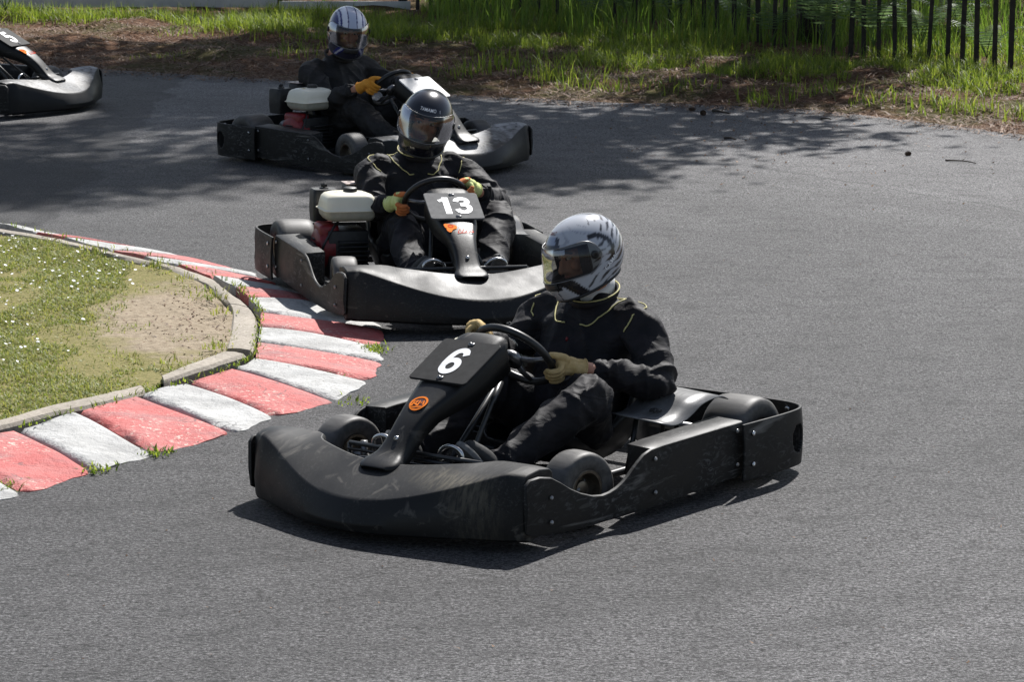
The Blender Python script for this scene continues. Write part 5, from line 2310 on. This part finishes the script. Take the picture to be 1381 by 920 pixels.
# ---- bracken
def fern(x, y, z, size, n, seed, label, lean=None):
    f = empty('fern', (x, y, z))
    tag(f, label, 'fern', 'bracken along the paling fence')
    r = random.Random(seed)
    for k in range(n):
        a = 2 * math.pi * k / n + r.uniform(-.5, .5) if lean is None else lean + r.uniform(-.7, .7)
        L = size * r.uniform(.75, 1.1)
        d = Vector((math.cos(a), math.sin(a), 0))
        side = Vector((-d.y, d.x, 0))
        pts = [Vector((0, 0, 0)) + d * (L * .75 * t ** 1.2) + Vector((0, 0, L * (1.15 * t - .62 * t ** 2.4))) for t in np.linspace(0, 1, 19)]
        V, F = [], []
        for i in range(1, 19):
            t = i / 18
            if t < .18:
                continue
            ll = L * .30 * (1 - t) ** .8 * (1 if t > .3 else .6) + .01
            tg = (pts[i] - pts[i - 1]).normalized()
            for s in (1, -1):
                dr = (side * s * .93 + tg * .35 + Vector((0, 0, -.18))).normalized()
                # a narrow tapering pinna with a toothed edge
                o0 = len(V)
                nn_ = 6
                for m_ in range(nn_ + 1):
                    u = m_ / nn_
                    b = pts[i] + dr * ll * u + Vector((0, 0, -.10 * ll * u * u))
                    w_ = ll * .085 * (1 - u) ** .7 * (1 if m_ % 2 else .62) + .0008
                    V += [b - tg * w_, b + tg * w_]
                for m_ in range(nn_):
                    F.append((o0 + 2 * m_, o0 + 2 * m_ + 1, o0 + 2 * m_ + 3, o0 + 2 * m_ + 2))
        stem = tube(pts, [.004 * (1 - .7 * i / 18) for i in range(19)], 5)
        V, F = join((V, F), stem)
        mesh('frond', V, F, M['fern'], f, False)


FERNS = [(850, 28.6, .16, .85, 7, 1, 'large pale fern arching over the grass left of the fence', R(200)),
         (800, 29.2, .12, .60, 6, 2, 'small fern at the left tip of the large pale fern', None),
         (905, 28.8, .15, .70, 6, 3, 'fern at the foot of the first pales right of the large pale fern', None),
         (1040, 27.2, .10, .65, 6, 4, 'fern just left of the thick trunk among the pales', None),
         (1112, 26.8, .14, .90, 8, 5, 'broad fern at the foot of the thick dark trunk', None),
         (1178, 26.4, .14, .75, 6, 6, 'fern among the pales one fern right of the thick trunk', None),
         (1330, 25.6, .12, .60, 6, 7, 'fern between the last pales at the far right of the fence', None),
         (1240, 26.3, .15, .62, 6, 8, 'fern half hidden behind the pales right of the trunk ferns', None),
         (960, 29.6, .12, .70, 6, 10, 'fern behind the pales midway between the pale fern and the trunk', None),
         (1000, 28.4, .10, .60, 6, 11, 'fern between the pales two ferns left of the thick trunk', None),
         (720, 30.6, .10, .60, 5, 12, 'fern standing alone behind the first pales left of the pale fern', None),
         (1290, 27.5, .12, .70, 6, 13, 'fern behind the pales, second from the right end of the fence', None),
         (8, 30.2, .12, .55, 6, 9, 'fern poking out above the 5 kart before the board barrier', None)]
for px, y, z, s, n, sd, lb, ln in FERNS:
    fern(tx_(px, y), y, z, s, n, sd, lb, ln)


# ---- litter on the road
def cone(px, py, r, rz, label):
    c = at(px, py, r * .8)
    V, F = [], []
    rt = Euler((R(90), 0, rz)).to_matrix()
    for k in range(60):
        a = k * 2.399
        t = k / 60
        rad = r * math.sin(math.pi * (.12 + .8 * t)) ** .7
        b = Vector((math.cos(a) * rad * .6, math.sin(a) * rad * .6, (t - .5) * r * 2.4))
        tip = Vector((math.cos(a) * rad, math.sin(a) * rad, (t - .5) * r * 2.4 + r * .22))
        sd = Vector((-math.sin(a), math.cos(a), 0)) * r * .26
        o0 = len(V)
        V += [rt @ (b - sd * .6), rt @ (b + sd * .6), rt @ (tip + sd), rt @ (tip - sd)]
        F.append((o0, o0 + 1, o0 + 2, o0 + 3))
    e = ellipsoid((0, 0, 0), (r * .62, r * .62, r * 1.15), 10, 8, rt)
    V, F = join((V, F), e)
    o = mesh('pine_cone', V, F, M['cone'], None)
    o.location = c
    tag(o, label, 'pine cone', 'pine cones on the road')


cone(948, 152, .022, .4, 'pine cone on the tarmac just left of the thick stick')
cone(933, 147, .020, 1.4, 'pine cone by the road edge, leftmost of the fallen cones')
cone(1224, 207, .018, 2.0, 'pine cone lying alone in the sun left of the thin twig')


def stick(name, px0, py0, px1, py1, r, label, cat):
    a, b = at(px0, py0, r), at(px1, py1, r)
    c = (a + b) / 2
    rr_ = random.Random(int(px0))
    pts = [a.lerp(b, t) + Vector((rr_.uniform(-.01, .01), rr_.uniform(-.04, .04) * (b - a).length, .006 * math.sin(3 * t))) - c for t in (0, .25, .5, .75, 1)]
    P = [tube(spline(pts, 4), [r * (1 - .03 * k) for k in range(17)], 7)]
    if (b - a).length > .18:
        P.append(tube([pts[2], pts[2] + Vector((.03, .06, .012))], [r * .6, r * .3], 6))
    V, F = join(*P)
    o = mesh(name, V, F, M['bark'], None)
    o.location = c
    tag(o, label, cat, 'sticks on the road')


stick('stick', 961, 149, 984, 153, .012, 'thick short stick lying on the shaded tarmac by the road edge', 'stick')
stick('stick', 977, 186, 991, 188, .010, 'dark bark chunk on the shaded tarmac nearer than the thick stick', 'stick')
stick('twig', 1275, 216, 1318, 220, .006, 'thin crooked twig lying on the sunlit tarmac at right', 'twig')
stick('twig', 1108, 160, 1121, 161, .008, 'short twig at the tip of the tree shadow', 'twig')
sp = []
for k in range(420):
    px, py = r_.gauss(1050, 130), 145 + abs(r_.gauss(0, 45))
    c = at(px, py)
    if c.y > edge_y(c.x):
        continue
    sp.append((c.x, c.y, .004, r_.uniform(.004, .016), r_.uniform(.006, .018), r_.uniform(1, 4), r_.uniform(0, 6.3)))
for k in range(260):
    c = at(r_.uniform(0, 1381), r_.uniform(100, 900))
    if c.y > edge_y(c.x) or inside(c.x, c.y):
        continue
    sp.append((c.x, c.y, .003, r_.uniform(.003, .008), r_.uniform(.003, .008), r_.uniform(1, 3), r_.uniform(0, 6.3)))
stuff(blades('road_litter', sp, M['straw'], 2), 'dead leaves, needles and grit blown onto the tarmac')
